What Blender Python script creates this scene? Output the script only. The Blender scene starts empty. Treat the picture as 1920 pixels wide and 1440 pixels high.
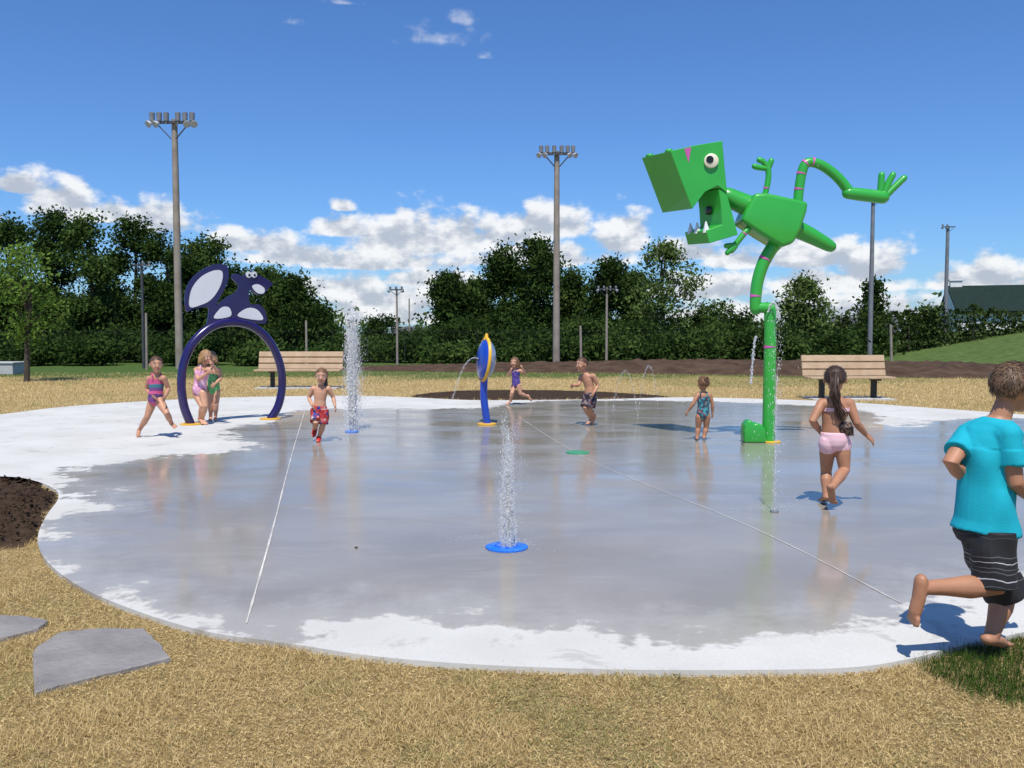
import bpy, bmesh, math, random
import numpy as np
from mathutils import Vector, Matrix
from math import sin, cos, pi, sqrt, radians
random.seed(7); RG = np.random.default_rng(11)
SC = bpy.context.scene; COL = SC.collection
F = 1660.0; H = 1.4; TH = math.atan(95/1660)
def ray(px, py):
    x = (px-960)/F; y = (720-py)/F
    return Vector((x, cos(TH)+y*sin(TH), -sin(TH)+y*cos(TH)))
def g(px, py, z=0.0):
    d = ray(px, py); t = (z-H)/d.z
    return Vector((d.x*t, d.y*t, z))
def at(px, py, Y):
    d = ray(px, py); t = Y/d.y
    return Vector((d.x*t, Y, H+d.z*t))
def onplane(px, py, P0, P1):
    d = ray(px, py); n = (P1-P0).cross(Vector((0,0,1))).normalized()
    o = Vector((0,0,H)); t = (P0-o).dot(n)/d.dot(n)
    return o+d*t
# ------------------------------------------------------------------ materials
MATS = {}
def nt(m):
    m.use_nodes = True
    return m.node_tree, m.node_tree.nodes, m.node_tree.links
def mat(name, col, rough=.6, var=.15, scale=6, bump=0.0, bscale=60, col2=None, spec=.5, coat=0, metal=0):
    if name in MATS: return MATS[name]
    m = bpy.data.materials.new(name); t, N, L = nt(m); b = N['Principled BSDF']
    tc = N.new('ShaderNodeTexCoord'); nz = N.new('ShaderNodeTexNoise'); nz.inputs['Scale'].default_value = scale; nz.inputs['Detail'].default_value = 6
    L.new(tc.outputs['Object'], nz.inputs['Vector'])
    mx = N.new('ShaderNodeMix'); mx.data_type = 'RGBA'
    c2 = col2 if col2 else [min(1, c*(1+var)) for c in col]; c1 = col if col2 else [c*(1-var) for c in col]
    mx.inputs[6].default_value = (*c1, 1); mx.inputs[7].default_value = (*c2, 1)
    mr = N.new('ShaderNodeMapRange'); mr.inputs[1].default_value = .3; mr.inputs[2].default_value = .7
    L.new(nz.outputs['Fac'], mr.inputs[0]); L.new(mr.outputs[0], mx.inputs[0]); L.new(mx.outputs[2], b.inputs['Base Color'])
    b.inputs['Roughness'].default_value = rough; b.inputs['Specular IOR Level'].default_value = spec
    b.inputs['Coat Weight'].default_value = coat; b.inputs['Metallic'].default_value = metal
    if bump:
        n2 = N.new('ShaderNodeTexNoise'); n2.inputs['Scale'].default_value = bscale; n2.inputs['Detail'].default_value = 5
        L.new(tc.outputs['Object'], n2.inputs['Vector'])
        bp = N.new('ShaderNodeBump'); bp.inputs['Strength'].default_value = bump; bp.inputs['Distance'].default_value = .02
        L.new(n2.outputs['Fac'], bp.inputs['Height']); L.new(bp.outputs[0], b.inputs['Normal'])
    MATS[name] = m; return m
def ramp(N, stops, const=True):
    r = N.new('ShaderNodeValToRGB'); cr = r.color_ramp; cr.interpolation = 'CONSTANT' if const else 'LINEAR'
    cr.elements[0].position = stops[0][0]; cr.elements[0].color = (*stops[0][1], 1)
    cr.elements[1].position = stops[1][0]; cr.elements[1].color = (*stops[1][1], 1)
    for p, c in stops[2:]:
        e = cr.elements.new(p); e.color = (*c, 1)
    return r
def zband(name, z0, z1, stops, wob=.0, rough=.7):
    m = bpy.data.materials.new(name); t, N, L = nt(m); b = N['Principled BSDF']; b.inputs['Roughness'].default_value = rough
    tc = N.new('ShaderNodeTexCoord'); sp = N.new('ShaderNodeSeparateXYZ'); L.new(tc.outputs['Object'], sp.inputs[0])
    mr = N.new('ShaderNodeMapRange'); mr.inputs[1].default_value = z0; mr.inputs[2].default_value = z1
    nz = N.new('ShaderNodeTexNoise'); nz.inputs['Scale'].default_value = 9; L.new(tc.outputs['Object'], nz.inputs['Vector'])
    ma = N.new('ShaderNodeMath'); ma.operation = 'MULTIPLY_ADD'; ma.inputs[1].default_value = wob
    L.new(nz.outputs['Fac'], ma.inputs[0]); L.new(sp.outputs['Z'], ma.inputs[2]); L.new(ma.outputs[0], mr.inputs[0])
    r = ramp(N, stops); L.new(mr.outputs[0], r.inputs[0]); L.new(r.outputs[0], b.inputs['Base Color'])
    return m
def cellmat(name, scale, stops, kind='vor'):
    m = bpy.data.materials.new(name); t, N, L = nt(m); b = N['Principled BSDF']; b.inputs['Roughness'].default_value = .7
    tc = N.new('ShaderNodeTexCoord')
    if kind == 'vor':
        v = N.new('ShaderNodeTexVoronoi'); v.inputs['Scale'].default_value = scale; L.new(tc.outputs['Object'], v.inputs['Vector'])
        sp = N.new('ShaderNodeSeparateColor'); L.new(v.outputs['Color'], sp.inputs[0])
        r = ramp(N, stops); L.new(sp.outputs[0], r.inputs[0]); L.new(r.outputs[0], b.inputs['Base Color'])
    else:
        v = N.new('ShaderNodeTexChecker'); v.inputs['Scale'].default_value = scale; L.new(tc.outputs['Object'], v.inputs['Vector'])
        v.inputs[1].default_value = (*stops[0], 1); v.inputs[2].default_value = (*stops[1], 1); L.new(v.outputs[0], b.inputs['Base Color'])
    return m
def leafmat(name, c1, c2, trans=.25):
    m = bpy.data.materials.new(name); t, N, L = nt(m); N.remove(N['Principled BSDF']); out = N['Material Output']
    ge = N.new('ShaderNodeNewGeometry'); tc = N.new('ShaderNodeTexCoord')
    nz = N.new('ShaderNodeTexNoise'); nz.inputs['Scale'].default_value = .6; nz.inputs['Detail'].default_value = 1; L.new(tc.outputs['Object'], nz.inputs['Vector'])
    ad = N.new('ShaderNodeMath'); ad.operation = 'MULTIPLY_ADD'; ad.inputs[1].default_value = .6
    mr = N.new('ShaderNodeMapRange'); mr.inputs[1].default_value = .35; mr.inputs[2].default_value = .65; mr.inputs[4].default_value = .5
    L.new(nz.outputs['Fac'], mr.inputs[0])
    L.new(ge.outputs['Random Per Island'], ad.inputs[0]); L.new(mr.outputs[0], ad.inputs[2])
    mx = N.new('ShaderNodeMix'); mx.data_type = 'RGBA'; mx.inputs[6].default_value = (*c1, 1); mx.inputs[7].default_value = (*c2, 1)
    L.new(ad.outputs[0], mx.inputs[0])
    d = N.new('ShaderNodeBsdfDiffuse'); tr = N.new('ShaderNodeBsdfTranslucent'); ms = N.new('ShaderNodeMixShader'); ms.inputs[0].default_value = trans
    L.new(mx.outputs[2], d.inputs[0]); L.new(mx.outputs[2], tr.inputs[0]); L.new(d.outputs[0], ms.inputs[1]); L.new(tr.outputs[0], ms.inputs[2])
    L.new(ms.outputs[0], out.inputs[0]); return m
# ------------------------------------------------------------------ mesh helpers
def tag(o, label=None, cat=None, group=None, kind=None):
    if label: o['label'] = label
    if cat: o['category'] = cat
    if group: o['group'] = group
    if kind: o['kind'] = kind
    return o
def empty(name, loc, label=None, cat=None, group=None):
    o = bpy.data.objects.new(name, None); COL.objects.link(o); o.location = loc; o.empty_display_size = .2
    return tag(o, label, cat, group)
def link(name, me, mats, parent=None, smooth=True, loc=None):
    if not isinstance(mats, (list, tuple)): mats = [mats]
    for m in mats: me.materials.append(m)
    if smooth: me.polygons.foreach_set('use_smooth', [True]*len(me.polygons))
    o = bpy.data.objects.new(name, me); COL.objects.link(o)
    if parent: o.parent = parent
    if loc is not None: o.location = loc
    return o
def np_mesh(V, Fq):
    V = np.asarray(V, np.float32); Fq = np.asarray(Fq, np.int32); k = Fq.shape[1]
    me = bpy.data.meshes.new('m'); me.vertices.add(len(V)); me.vertices.foreach_set('co', V.ravel())
    me.loops.add(Fq.size); me.loops.foreach_set('vertex_index', Fq.ravel())
    me.polygons.add(len(Fq)); me.polygons.foreach_set('loop_start', np.arange(0, Fq.size, k, dtype=np.int32))
    me.polygons.foreach_set('loop_total', np.full(len(Fq), k, np.int32)); me.update(calc_edges=True); return me
class MB:
    def __init__(s): s.v = []; s.f = []; s.m = []
    def add(s, vs, fs, mi=0):
        o = len(s.v); s.v += [tuple(v) for v in vs]; s.f += [tuple(i+o for i in f) for f in fs]; s.m += [mi]*len(fs)
    def box(s, c, size, R=None, mi=0):
        c = Vector(c); vs = []
        for z in (-.5, .5):
            for x, y in ((-.5,-.5),(.5,-.5),(.5,.5),(-.5,.5)):
                p = Vector((x*size[0], y*size[1], z*size[2])); vs.append(c+(R@p if R else p))
        s.add(vs, [(3,2,1,0),(4,5,6,7),(0,1,5,4),(1,2,6,5),(2,3,7,6),(3,0,4,7)], mi)
    def loft(s, rings, cap=True, mi=0):
        n = len(rings[0]); vs = [p for r in rings for p in r]; fs = []
        for i in range(len(rings)-1):
            for j in range(n):
                a = i*n+j; b = i*n+(j+1) % n; fs.append((a, b, b+n, a+n))
        if cap: fs.append(tuple(range(n-1, -1, -1))); fs.append(tuple(range((len(rings)-1)*n, len(rings)*n)))
        s.add(vs, fs, mi)
    def tube(s, pts, rad, n=10, rnd=False, up=None, flat=1.0, mi=0):
        pts = [Vector(p) for p in pts]
        if not isinstance(rad, (list, tuple)): rad = [rad]*len(pts)
        rad = list(rad)
        if rnd:
            t0 = (pts[0]-pts[1]).normalized(); t1 = (pts[-1]-pts[-2]).normalized(); r0 = rad[0]; r1 = rad[-1]; p0 = pts[0]; p1 = pts[-1]
            A = [(p0+t0*r0*sin(a), r0*cos(a)) for a in (1.45, 1.1, .6)]; B = [(p1+t1*r1*sin(a), r1*cos(a)) for a in (.6, 1.1, 1.45)]
            pts = [a[0] for a in A]+pts+[b[0] for b in B]; rad = [a[1] for a in A]+rad+[b[1] for b in B]
        T = []
        for i in range(len(pts)):
            a = pts[max(0, i-1)]; b = pts[min(len(pts)-1, i+1)]; d = b-a
            T.append(d.normalized() if d.length > 1e-9 else Vector((0,0,1)))
        u = Vector(up) if up is not None else (Vector((0,0,1)) if abs(T[0].z) < .9 else Vector((1,0,0)))
        rings = []
        for i, p in enumerate(pts):
            u = (u-T[i]*u.dot(T[i])); u = u.normalized() if u.length > 1e-6 else T[i].orthogonal().normalized()
            w = T[i].cross(u)
            rings.append([p+(w*cos(2*pi*k/n)+u*sin(2*pi*k/n)*flat)*rad[i] for k in range(n)])
        s.loft(rings, True, mi)
    def ell(s, c, r, R=None, nu=16, nv=10, mi=0):
        c = Vector(c); rings = []
        for i in range(nv+1):
            th = max(.04, min(pi-.04, pi*i/nv)); ring = []
            for j in range(nu):
                ph = 2*pi*j/nu; p = Vector((r[0]*sin(th)*cos(ph), r[1]*sin(th)*sin(ph), -r[2]*cos(th))); ring.append(c+(R@p if R else p))
            rings.append(ring)
        s.loft(rings, True, mi)
    def prism(s, poly, vec, mi=0):
        n = len(poly); vec = Vector(vec); vs = [Vector(p) for p in poly]+[Vector(p)+vec for p in poly]
        fs = [tuple(range(n-1, -1, -1)), tuple(range(n, 2*n))]+[(i, (i+1) % n, (i+1) % n+n, i+n) for i in range(n)]
        s.add(vs, fs, mi)
    def mesh(s, org=(0,0,0)):
        org = Vector(org); me = bpy.data.meshes.new('m'); me.from_pydata([tuple(Vector(v)-org) for v in s.v], [], s.f)
        me.polygons.foreach_set('material_index', s.m)
        bm = bmesh.new(); bm.from_mesh(me); bmesh.ops.recalc_face_normals(bm, faces=bm.faces); bm.to_mesh(me); bm.free(); me.update()
        return me
    def build(s, name, mats, parent=None, org=(0,0,0), smooth=True, bevel=0, seg=2, top=False):
        me = s.mesh(org)
        if bevel:
            bm = bmesh.new(); bm.from_mesh(me)
            es = [e for e in bm.edges if len(e.link_faces) == 2 and e.calc_face_angle(0) > .5]
            bmesh.ops.bevel(bm, geom=es, offset=bevel, segments=seg, affect='EDGES', profile=.5, clamp_overlap=True)
            bm.to_mesh(me); bm.free()
        o = link(name, me, mats, parent, smooth, loc=org if (top and not parent) else None)
        if smooth:
            try: me.set_sharp_from_angle(angle=radians(40))
            except Exception: pass
        return o
def catmull(P, closed=False, k=6):
    P = [Vector(p) for p in P]; n = len(P); out = []
    for i in range(n if closed else n-1):
        if closed: a, b, c, d = P[(i-1) % n], P[i], P[(i+1) % n], P[(i+2) % n]
        else: a, b, c, d = P[max(i-1, 0)], P[i], P[i+1], P[min(i+2, n-1)]
        for j in range(k):
            t = j/k; out.append(.5*((2*b)+(c-a)*t+(2*a-5*b+4*c-d)*t*t+(3*b-a-3*c+d)*t**3))
    if not closed: out.append(P[-1])
    return out
def inpoly(X, Y, poly):
    r = np.zeros(len(X), bool); n = len(poly)
    for i in range(n):
        x1, y1 = poly[i][0], poly[i][1]; x2, y2 = poly[(i+1) % n][0], poly[(i+1) % n][1]
        c = ((y1 > Y) != (y2 > Y)) & (X < (x2-x1)*(Y-y1)/((y2-y1) if y2 != y1 else 1e-9)+x1); r ^= c
    return r
def sdist(X, Y, poly):
    D = np.full(len(X), 1e9); n = len(poly)
    for i in range(n):
        ax, ay = poly[i][0], poly[i][1]; bx, by = poly[(i+1) % n][0], poly[(i+1) % n][1]
        dx, dy = bx-ax, by-ay; t = np.clip(((X-ax)*dx+(Y-ay)*dy)/(dx*dx+dy*dy+1e-12), 0, 1)
        D = np.minimum(D, np.hypot(X-ax-t*dx, Y-ay-t*dy))
    return np.where(inpoly(X, Y, poly), D, -D)
def smooth_mesh(me, it=2, fac=.5):
    nv = len(me.vertices); ne = len(me.edges)
    V = np.empty(nv*3, np.float32); me.vertices.foreach_get('co', V); V = V.reshape(-1, 3)
    E = np.empty(ne*2, np.int32); me.edges.foreach_get('vertices', E); E = E.reshape(-1, 2)
    cnt = np.bincount(E.ravel(), minlength=nv).clip(1)[:, None]
    for _ in range(it):
        A = np.zeros_like(V)
        for k in range(3):
            A[:, k] = np.bincount(E[:, 0], V[E[:, 1], k], nv)+np.bincount(E[:, 1], V[E[:, 0], k], nv)
        V = V*(1-fac)+A/cnt*fac
    me.vertices.foreach_set('co', V.astype(np.float32).ravel()); me.update(); return V
def remesh(mb, vox, org, it=2):
    me = mb.mesh(org); o = bpy.data.objects.new('tmp', me); COL.objects.link(o)
    md = o.modifiers.new('r', 'REMESH'); md.mode = 'VOXEL'; md.voxel_size = vox
    dg = bpy.context.evaluated_depsgraph_get(); dg.update()
    m2 = bpy.data.meshes.new_from_object(o.evaluated_get(dg)); bpy.data.objects.remove(o); bpy.data.meshes.remove(me)
    smooth_mesh(m2, it); return m2
# ------------------------------------------------------------------ camera, sun, world
cam = bpy.data.cameras.new('camera'); co = bpy.data.objects.new('camera', cam); COL.objects.link(co)
co.location = (0, 0, H); co.rotation_euler = (pi/2-TH, 0, 0); cam.sensor_width = 36; cam.lens = 36*F/1920; cam.clip_end = 6000; cam.clip_start = .05
SC.camera = co
EL = radians(62)
sl = bpy.data.lights.new('sun', 'SUN'); sl.energy = 4.9; sl.angle = radians(.5); sl.color = (1, .955, .87)
so = bpy.data.objects.new('sun', sl); COL.objects.link(so); so.rotation_euler = (pi/2-EL, 0, radians(-4))
SC.view_settings.view_transform = 'Standard'; SC.view_settings.look = 'None'; SC.view_settings.exposure = 0
W = bpy.data.worlds.new('World'); SC.world = W; W.use_nodes = True
N = W.node_tree.nodes; L = W.node_tree.links; bg = N['Background']; bg.inputs[1].default_value = .1
sky = N.new('ShaderNodeTexSky'); sky.sky_type = 'NISHITA'; sky.sun_disc = False; sky.sun_elevation = EL; sky.sun_rotation = pi
sky.air_density = 1.0; sky.dust_density = .4; sky.ozone_density = 3.0
tc = N.new('ShaderNodeTexCoord'); sx = N.new('ShaderNodeSeparateXYZ'); L.new(tc.outputs['Generated'], sx.inputs[0])
def math_(tree, op, a, b=None, c=None):
    n = tree.nodes.new('ShaderNodeMath'); n.operation = op
    for i, q in enumerate((a, b, c)):
        if q is None: continue
        if isinstance(q, (int, float)): n.inputs[i].default_value = q
        else: tree.links.new(q, n.inputs[i])
    return n.outputs[0]
WT = W.node_tree
az = math_(WT, 'ARCTAN2', sx.outputs['X'], sx.outputs['Y']); el = math_(WT, 'ARCSINE', sx.outputs['Z'])
cb = N.new('ShaderNodeCombineXYZ'); L.new(az, cb.inputs[0]); L.new(el, cb.inputs[1]); L.new(el, cb.inputs[2])
def azel(px, py):
    d = ray(px, py).normalized(); return math.atan2(d.x, d.y), math.asin(d.z)
blobs = [(30,355,46,32),(125,394,78,68),(205,408,56,34),(300,424,80,52),
 (480,464,80,36),(640,434,58,34),(570,488,140,30),(755,464,105,76),(855,458,84,66),(700,496,170,36),(955,444,92,52),(1032,430,74,58),
 (1010,490,170,34),(1165,457,56,66),(640,548,130,36),(730,572,150,40),(800,530,100,32),(700,600,240,30),(645,391,24,18),
 (1290,480,84,36),(1380,494,80,34),(1520,490,135,46),(1625,510,84,66),(1560,538,170,42),(1330,550,140,40),(1540,592,360,40),
 (1800,532,74,40),(1860,528,64,54),(1960,528,70,46),(1900,556,130,26),(2080,500,90,60),(-120,424,120,60)]
acc = None
def blob(cx, by, hw, hh, pen=0):
    a0, e0 = azel(cx, by); a1, _ = azel(cx+hw, by); _, e1 = azel(cx, by-hh); w = max(.004, a1-a0)*1.10; h = max(.003, e1-e0)*1.12
    m1 = N.new('ShaderNodeVectorMath'); m1.operation = 'MULTIPLY_ADD'; L.new(cb.outputs[0], m1.inputs[0])
    m1.inputs[1].default_value = (1/w, 1/h, -3.4/h); m1.inputs[2].default_value = (-a0/w, -e0/h, 3.4*e0/h)
    m2 = N.new('ShaderNodeVectorMath'); m2.operation = 'MAXIMUM'; L.new(m1.outputs[0], m2.inputs[0]); m2.inputs[1].default_value = (-1e6, 0, 0)
    m3 = N.new('ShaderNodeVectorMath'); m3.operation = 'LENGTH'; L.new(m2.outputs[0], m3.inputs[0]); return m3.outputs['Value']
for q in blobs:
    v = blob(*q); acc = v if acc is None else math_(WT, 'MINIMUM', acc, v)
B = math_(WT, 'MAXIMUM', math_(WT, 'SUBTRACT', 1.0, acc), -1.2)
def cnoise(off, scale, det):
    a = N.new('ShaderNodeVectorMath'); a.operation = 'MULTIPLY_ADD'; L.new(cb.outputs[0], a.inputs[0]); a.inputs[1].default_value = (1,1.5,0); a.inputs[2].default_value = off
    n = N.new('ShaderNodeTexNoise'); n.inputs['Scale'].default_value = scale; n.inputs['Detail'].default_value = det; n.inputs['Roughness'].default_value = .54; L.new(a.outputs[0], n.inputs['Vector']); return n.outputs['Fac']
def smooth_(a, lo, hi):
    n = N.new('ShaderNodeMapRange'); n.interpolation_type = 'SMOOTHSTEP'; n.inputs[1].default_value = lo; n.inputs[2].default_value = hi
    L.new(a, n.inputs[0]); return n.outputs[0]
n0 = cnoise((0,0,0), 27, 7); n1_ = cnoise((.004,.020,0), 27, 4)
d0 = math_(WT, 'MULTIPLY_ADD', math_(WT, 'SUBTRACT', n0, .5), 2.2, B)
mask = smooth_(d0, -.10, .42)
df = math_(WT, 'MULTIPLY_ADD', math_(WT, 'SUBTRACT', n0, n1_), 3.2, math_(WT, 'MULTIPLY_ADD', B, -.40, .17)); sh = smooth_(df, -.55, .5)
# thin high wisps
acc2 = None
for q in [(818,76,80,32),(865,42,34,26),(640,6,50,10),(545,42,26,18),(905,108,16,10)]:
    v = blob(*q); acc2 = v if acc2 is None else math_(WT, 'MINIMUM', acc2, v)
B2 = math_(WT, 'MAXIMUM', math_(WT, 'SUBTRACT', .9, acc2), -1.5)
w0 = math_(WT, 'MULTIPLY_ADD', math_(WT, 'SUBTRACT', cnoise((.3,.1,0), 42, 7), .52), 3.2, B2)
mask2 = math_(WT, 'MULTIPLY', smooth_(w0, -.1, 1.3), .42)
mask = math_(WT, 'MAXIMUM', mask, mask2)
cm = N.new('ShaderNodeMix'); cm.data_type = 'RGBA'; cm.inputs[6].default_value = (4.9, 5.4, 6.3, 1); cm.inputs[7].default_value = (9.5, 9.6, 9.7, 1); L.new(sh, cm.inputs[0])
tint = N.new('ShaderNodeMix'); tint.data_type = 'RGBA'; tint.blend_type = 'MULTIPLY'; tint.inputs[0].default_value = 1
tint.inputs[7].default_value = (.62, .95, 1.40, 1); L.new(sky.outputs[0], tint.inputs[6])
fm = N.new('ShaderNodeMix'); fm.data_type = 'RGBA'; L.new(math_(WT, 'MULTIPLY', mask, .95), fm.inputs[0]); L.new(tint.outputs[2], fm.inputs[6]); L.new(cm.outputs[2], fm.inputs[7])
L.new(fm.outputs[2], bg.inputs[0])
# ------------------------------------------------------------------ ground
def gxy(L_): return [g(*p) for p in L_]
pad_px = [(-420,905),(-200,892),(0,893),(60,900),(102,917),(109,935),(88,965),(72,1000),(75,1032),(102,1066),(160,1105),(250,1143),(340,1172),(420,1190),(540,1206),(700,1230),(900,1246),(1150,1255),(1400,1256),(1600,1251),(1720,1232),(1800,1210),(1920,1185),(2200,1120),(2500,1000),(2500,850),(2200,795),(1920,777),(1750,765),(1550,752),(1300,745),(1150,748),(1000,750),(880,750),(770,745),(640,742),(400,746),(150,760),(0,777),(-200,800),(-420,840)]
pad = catmull(gxy(pad_px), True, 5)
wet_px = [(120,890),(180,872),(300,856),(440,848),(468,838),(440,822),(420,806),(500,792),(545,772),(700,766),(900,766),(955,757),(1060,751),(1250,751),(1450,757),(1600,768),(1650,782),(1640,800),(1720,800),(1760,788),(1920,786),(2150,820),(2150,1000),(1920,1085),(1760,1120),(1690,1140),(1600,1172),(1400,1192),(1250,1192),(1050,1175),(900,1158),(750,1145),(640,1155),(540,1188),(440,1188),(340,1170),(256,1142),(166,1103),(106,1064),(82,1032),(92,990),(150,960),(205,945),(160,925),(125,905)]
wet = catmull(gxy(wet_px), True, 4)
bm = bmesh.new(); fv = [bm.verts.new(p) for p in pad]; bm.faces.new(fv); bmesh.ops.triangulate(bm, faces=bm.faces[:])
xs = [v.co.x for v in bm.verts]; ys = [v.co.y for v in bm.verts]
for ax, lo, hi in ((0, min(xs), max(xs)), (1, min(ys), max(ys))):
    q = lo+.13
    while q < hi:
        c = [0,0,0]; c[ax] = q; n = [0,0,0]; n[ax] = 1
        bmesh.ops.bisect_plane(bm, geom=bm.verts[:]+bm.edges[:]+bm.faces[:], plane_co=c, plane_no=n); q += .3 if q < 11 or ax == 0 else .4
bmesh.ops.recalc_face_normals(bm, faces=bm.faces)
if sum(f.normal.z for f in bm.faces) < 0: bmesh.ops.reverse_faces(bm, faces=bm.faces)
be = [e for e in bm.edges if e.is_boundary]; r = bmesh.ops.extrude_edge_only(bm, edges=be)
for v in r['geom']:
    if isinstance(v, bmesh.types.BMVert): v.co.z -= .12
me = bpy.data.meshes.new('pad'); bm.to_mesh(me); bm.free()
PX = np.array([v.co[:] for v in me.vertices])
at_ = me.attributes.new('wet', 'FLOAT', 'POINT'); at_.data.foreach_set('value', sdist(PX[:, 0], PX[:, 1], wet).astype(np.float32))
mp = bpy.data.materials.new('concrete'); t, N, L = nt(mp); b = N['Principled BSDF']
tc = N.new('ShaderNodeTexCoord'); A = N.new('ShaderNodeAttribute'); A.attribute_name = 'wet'
def noise(scale, detail=6, rough=.55, vec=None, dist=0):
    n = N.new('ShaderNodeTexNoise'); n.inputs['Scale'].default_value = scale; n.inputs['Detail'].default_value = detail; n.inputs['Roughness'].default_value = rough; n.inputs['Distortion'].default_value = dist
    L.new(vec if vec else tc.outputs['Object'], n.inputs['Vector']); return n.outputs['Fac']
def mixc(f, a, b_):
    m = N.new('ShaderNodeMix'); m.data_type = 'RGBA'
    if isinstance(f, (int, float)): m.inputs[0].default_value = f
    else: L.new(f, m.inputs[0])
    for i, q in ((6, a), (7, b_)):
        if isinstance(q, tuple): m.inputs[i].default_value = (*q, 1)
        else: L.new(q, m.inputs[i])
    return m.outputs[2]
n1 = noise(2.2, 8, .62); s1 = math_(t, 'MULTIPLY_ADD', math_(t, 'SUBTRACT', n1, .47), 1.5, A.outputs['Fac'])
n1b = noise(9, 5, .6); s1 = math_(t, 'MULTIPLY_ADD', math_(t, 'SUBTRACT', n1b, .5), .45, s1)
wm = smooth_(s1, -.05, .09)
damp = smooth_(noise(3.1, 6, .65, None, .6), .57, .65); damp = math_(t, 'MULTIPLY', damp, .5)
dry = mixc(smooth_(noise(1.1), .3, .7), (.53, .515, .475), (.62, .605, .56)); dry = mixc(math_(t, 'MULTIPLY', smooth_(noise(55, 4), .35, .7), .35), dry, (.48, .465, .425))
dry = mixc(damp, dry, (.36, .345, .32))
mv = N.new('ShaderNodeMapping'); mv.inputs['Scale'].default_value = (.6, 1.1, 1); L.new(tc.outputs['Object'], mv.inputs[0])
wc = mixc(smooth_(noise(.9, 7, .6, mv.outputs[0], .5), .3, .7), (.262, .235, .194), (.335, .303, .255)); wc = mixc(math_(t, 'MULTIPLY', smooth_(noise(70, 3), .4, .7), .3), wc, (.25, .224, .186))
mv2 = N.new('ShaderNodeMapping'); mv2.inputs['Scale'].default_value = (.5, 1.0, 1); mv2.inputs['Rotation'].default_value = (0,0,.5); L.new(tc.outputs['Object'], mv2.inputs[0])
wc = mixc(math_(t, 'MULTIPLY', smooth_(noise(1.9, 8, .68, mv2.outputs[0], 1.2), .50, .66), .24), wc, (.42, .388, .335))
edge = smooth_(s1, .05, .6); wc = mixc(edge, (.38, .352, .305), wc)
L.new(mixc(wm, dry, wc), b.inputs['Base Color'])
rw = N.new('ShaderNodeMapRange'); L.new(noise(1.3, 6, .6, mv.outputs[0], .4), rw.inputs[0]); rw.inputs[1].default_value = .35; rw.inputs[2].default_value = .7; rw.inputs[3].default_value = .06; rw.inputs[4].default_value = .26
rm = N.new('ShaderNodeMix'); L.new(wm, rm.inputs[0]); rm.inputs[2].default_value = .85; L.new(rw.outputs[0], rm.inputs[3]); L.new(rm.outputs[0], b.inputs['Roughness'])
b.inputs['IOR'].default_value = 1.33
bp = N.new('ShaderNodeBump'); bp.inputs['Distance'].default_value = .004
bs = N.new('ShaderNodeMix'); L.new(wm, bs.inputs[0]); bs.inputs[2].default_value = .5; bs.inputs[3].default_value = .10; L.new(bs.outputs[0], bp.inputs['Strength'])
L.new(noise(24, 6), bp.inputs['Height']); L.new(bp.outputs[0], b.inputs['Normal'])
padob = link('splash_pad', me, mp, smooth=False); tag(padob, 'wide rounded concrete splash pad, wet grey in the middle and dry white round the edge', 'splash pad', kind='structure')
mj = mat('joint', (.56,.53,.48), .8, .3, 5)
def strip(path, w, name):
    P = catmull([g(*p) for p in path], False, 8); vs = []; fs = []
    for i, p in enumerate(P):
        d = (P[min(i+1, len(P)-1)]-P[max(0, i-1)]).normalized(); n = Vector((-d.y, d.x, 0)); ww = w*(.5+.9*random.random())
        vs += [p+n*ww+Vector((0,0,.004)), p-n*ww+Vector((0,0,.004))]
        if i: fs.append((2*i-2, 2*i-1, 2*i+1, 2*i))
    m = MB(); m.add(vs, fs); return m.build(name, mj, padob)
strip([(572,770),(548,850),(512,990),(462,1170)], .0055, 'joint_line')
strip([(972,782),(1100,860),(1400,985),(1690,1132)], .0036, 'joint_line')
# ground sheet
mg = bpy.data.materials.new('lawn'); t, N, L = nt(mg); b = N['Principled BSDF']; tc = N.new('ShaderNodeTexCoord'); b.inputs['Roughness'].default_value = .9; b.inputs['Specular IOR Level'].default_value = .15
sp = N.new('ShaderNodeSeparateXYZ'); L.new(tc.outputs['Object'], sp.inputs[0])
straw = mixc(smooth_(noise(30, 8, .7), .3, .7), (.34, .24, .098), (.56, .415, .195)); straw = mixc(smooth_(noise(.7, 6, .65), .5, .78), straw, (.22, .21, .065))
green = mixc(smooth_(noise(6, 8, .7), .3, .7), (.045, .085, .018), (.10, .16, .035))
yy = math_(t, 'MULTIPLY_ADD', noise(.25, 5), 6.0, sp.outputs['Y'])
L.new(mixc(smooth_(yy, 30.5, 32.5), straw, green), b.inputs['Base Color'])
bp = N.new('ShaderNodeBump'); bp.inputs['Strength'].default_value = .9; bp.inputs['Distance'].default_value = .03; L.new(noise(90, 6, .7), bp.inputs['Height']); L.new(bp.outputs[0], b.inputs['Normal'])
m = MB(); Z = -.03; m.add([(-2500,-200,Z),(2500,-200,Z),(2500,4000,Z),(-2500,4000,Z)], [(0,1,2,3)])
tag(m.build('ground', mg, smooth=False), 'flat lawn of straw coloured dry grass around the splash pad turning green farther off', 'ground', kind='structure')
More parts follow.
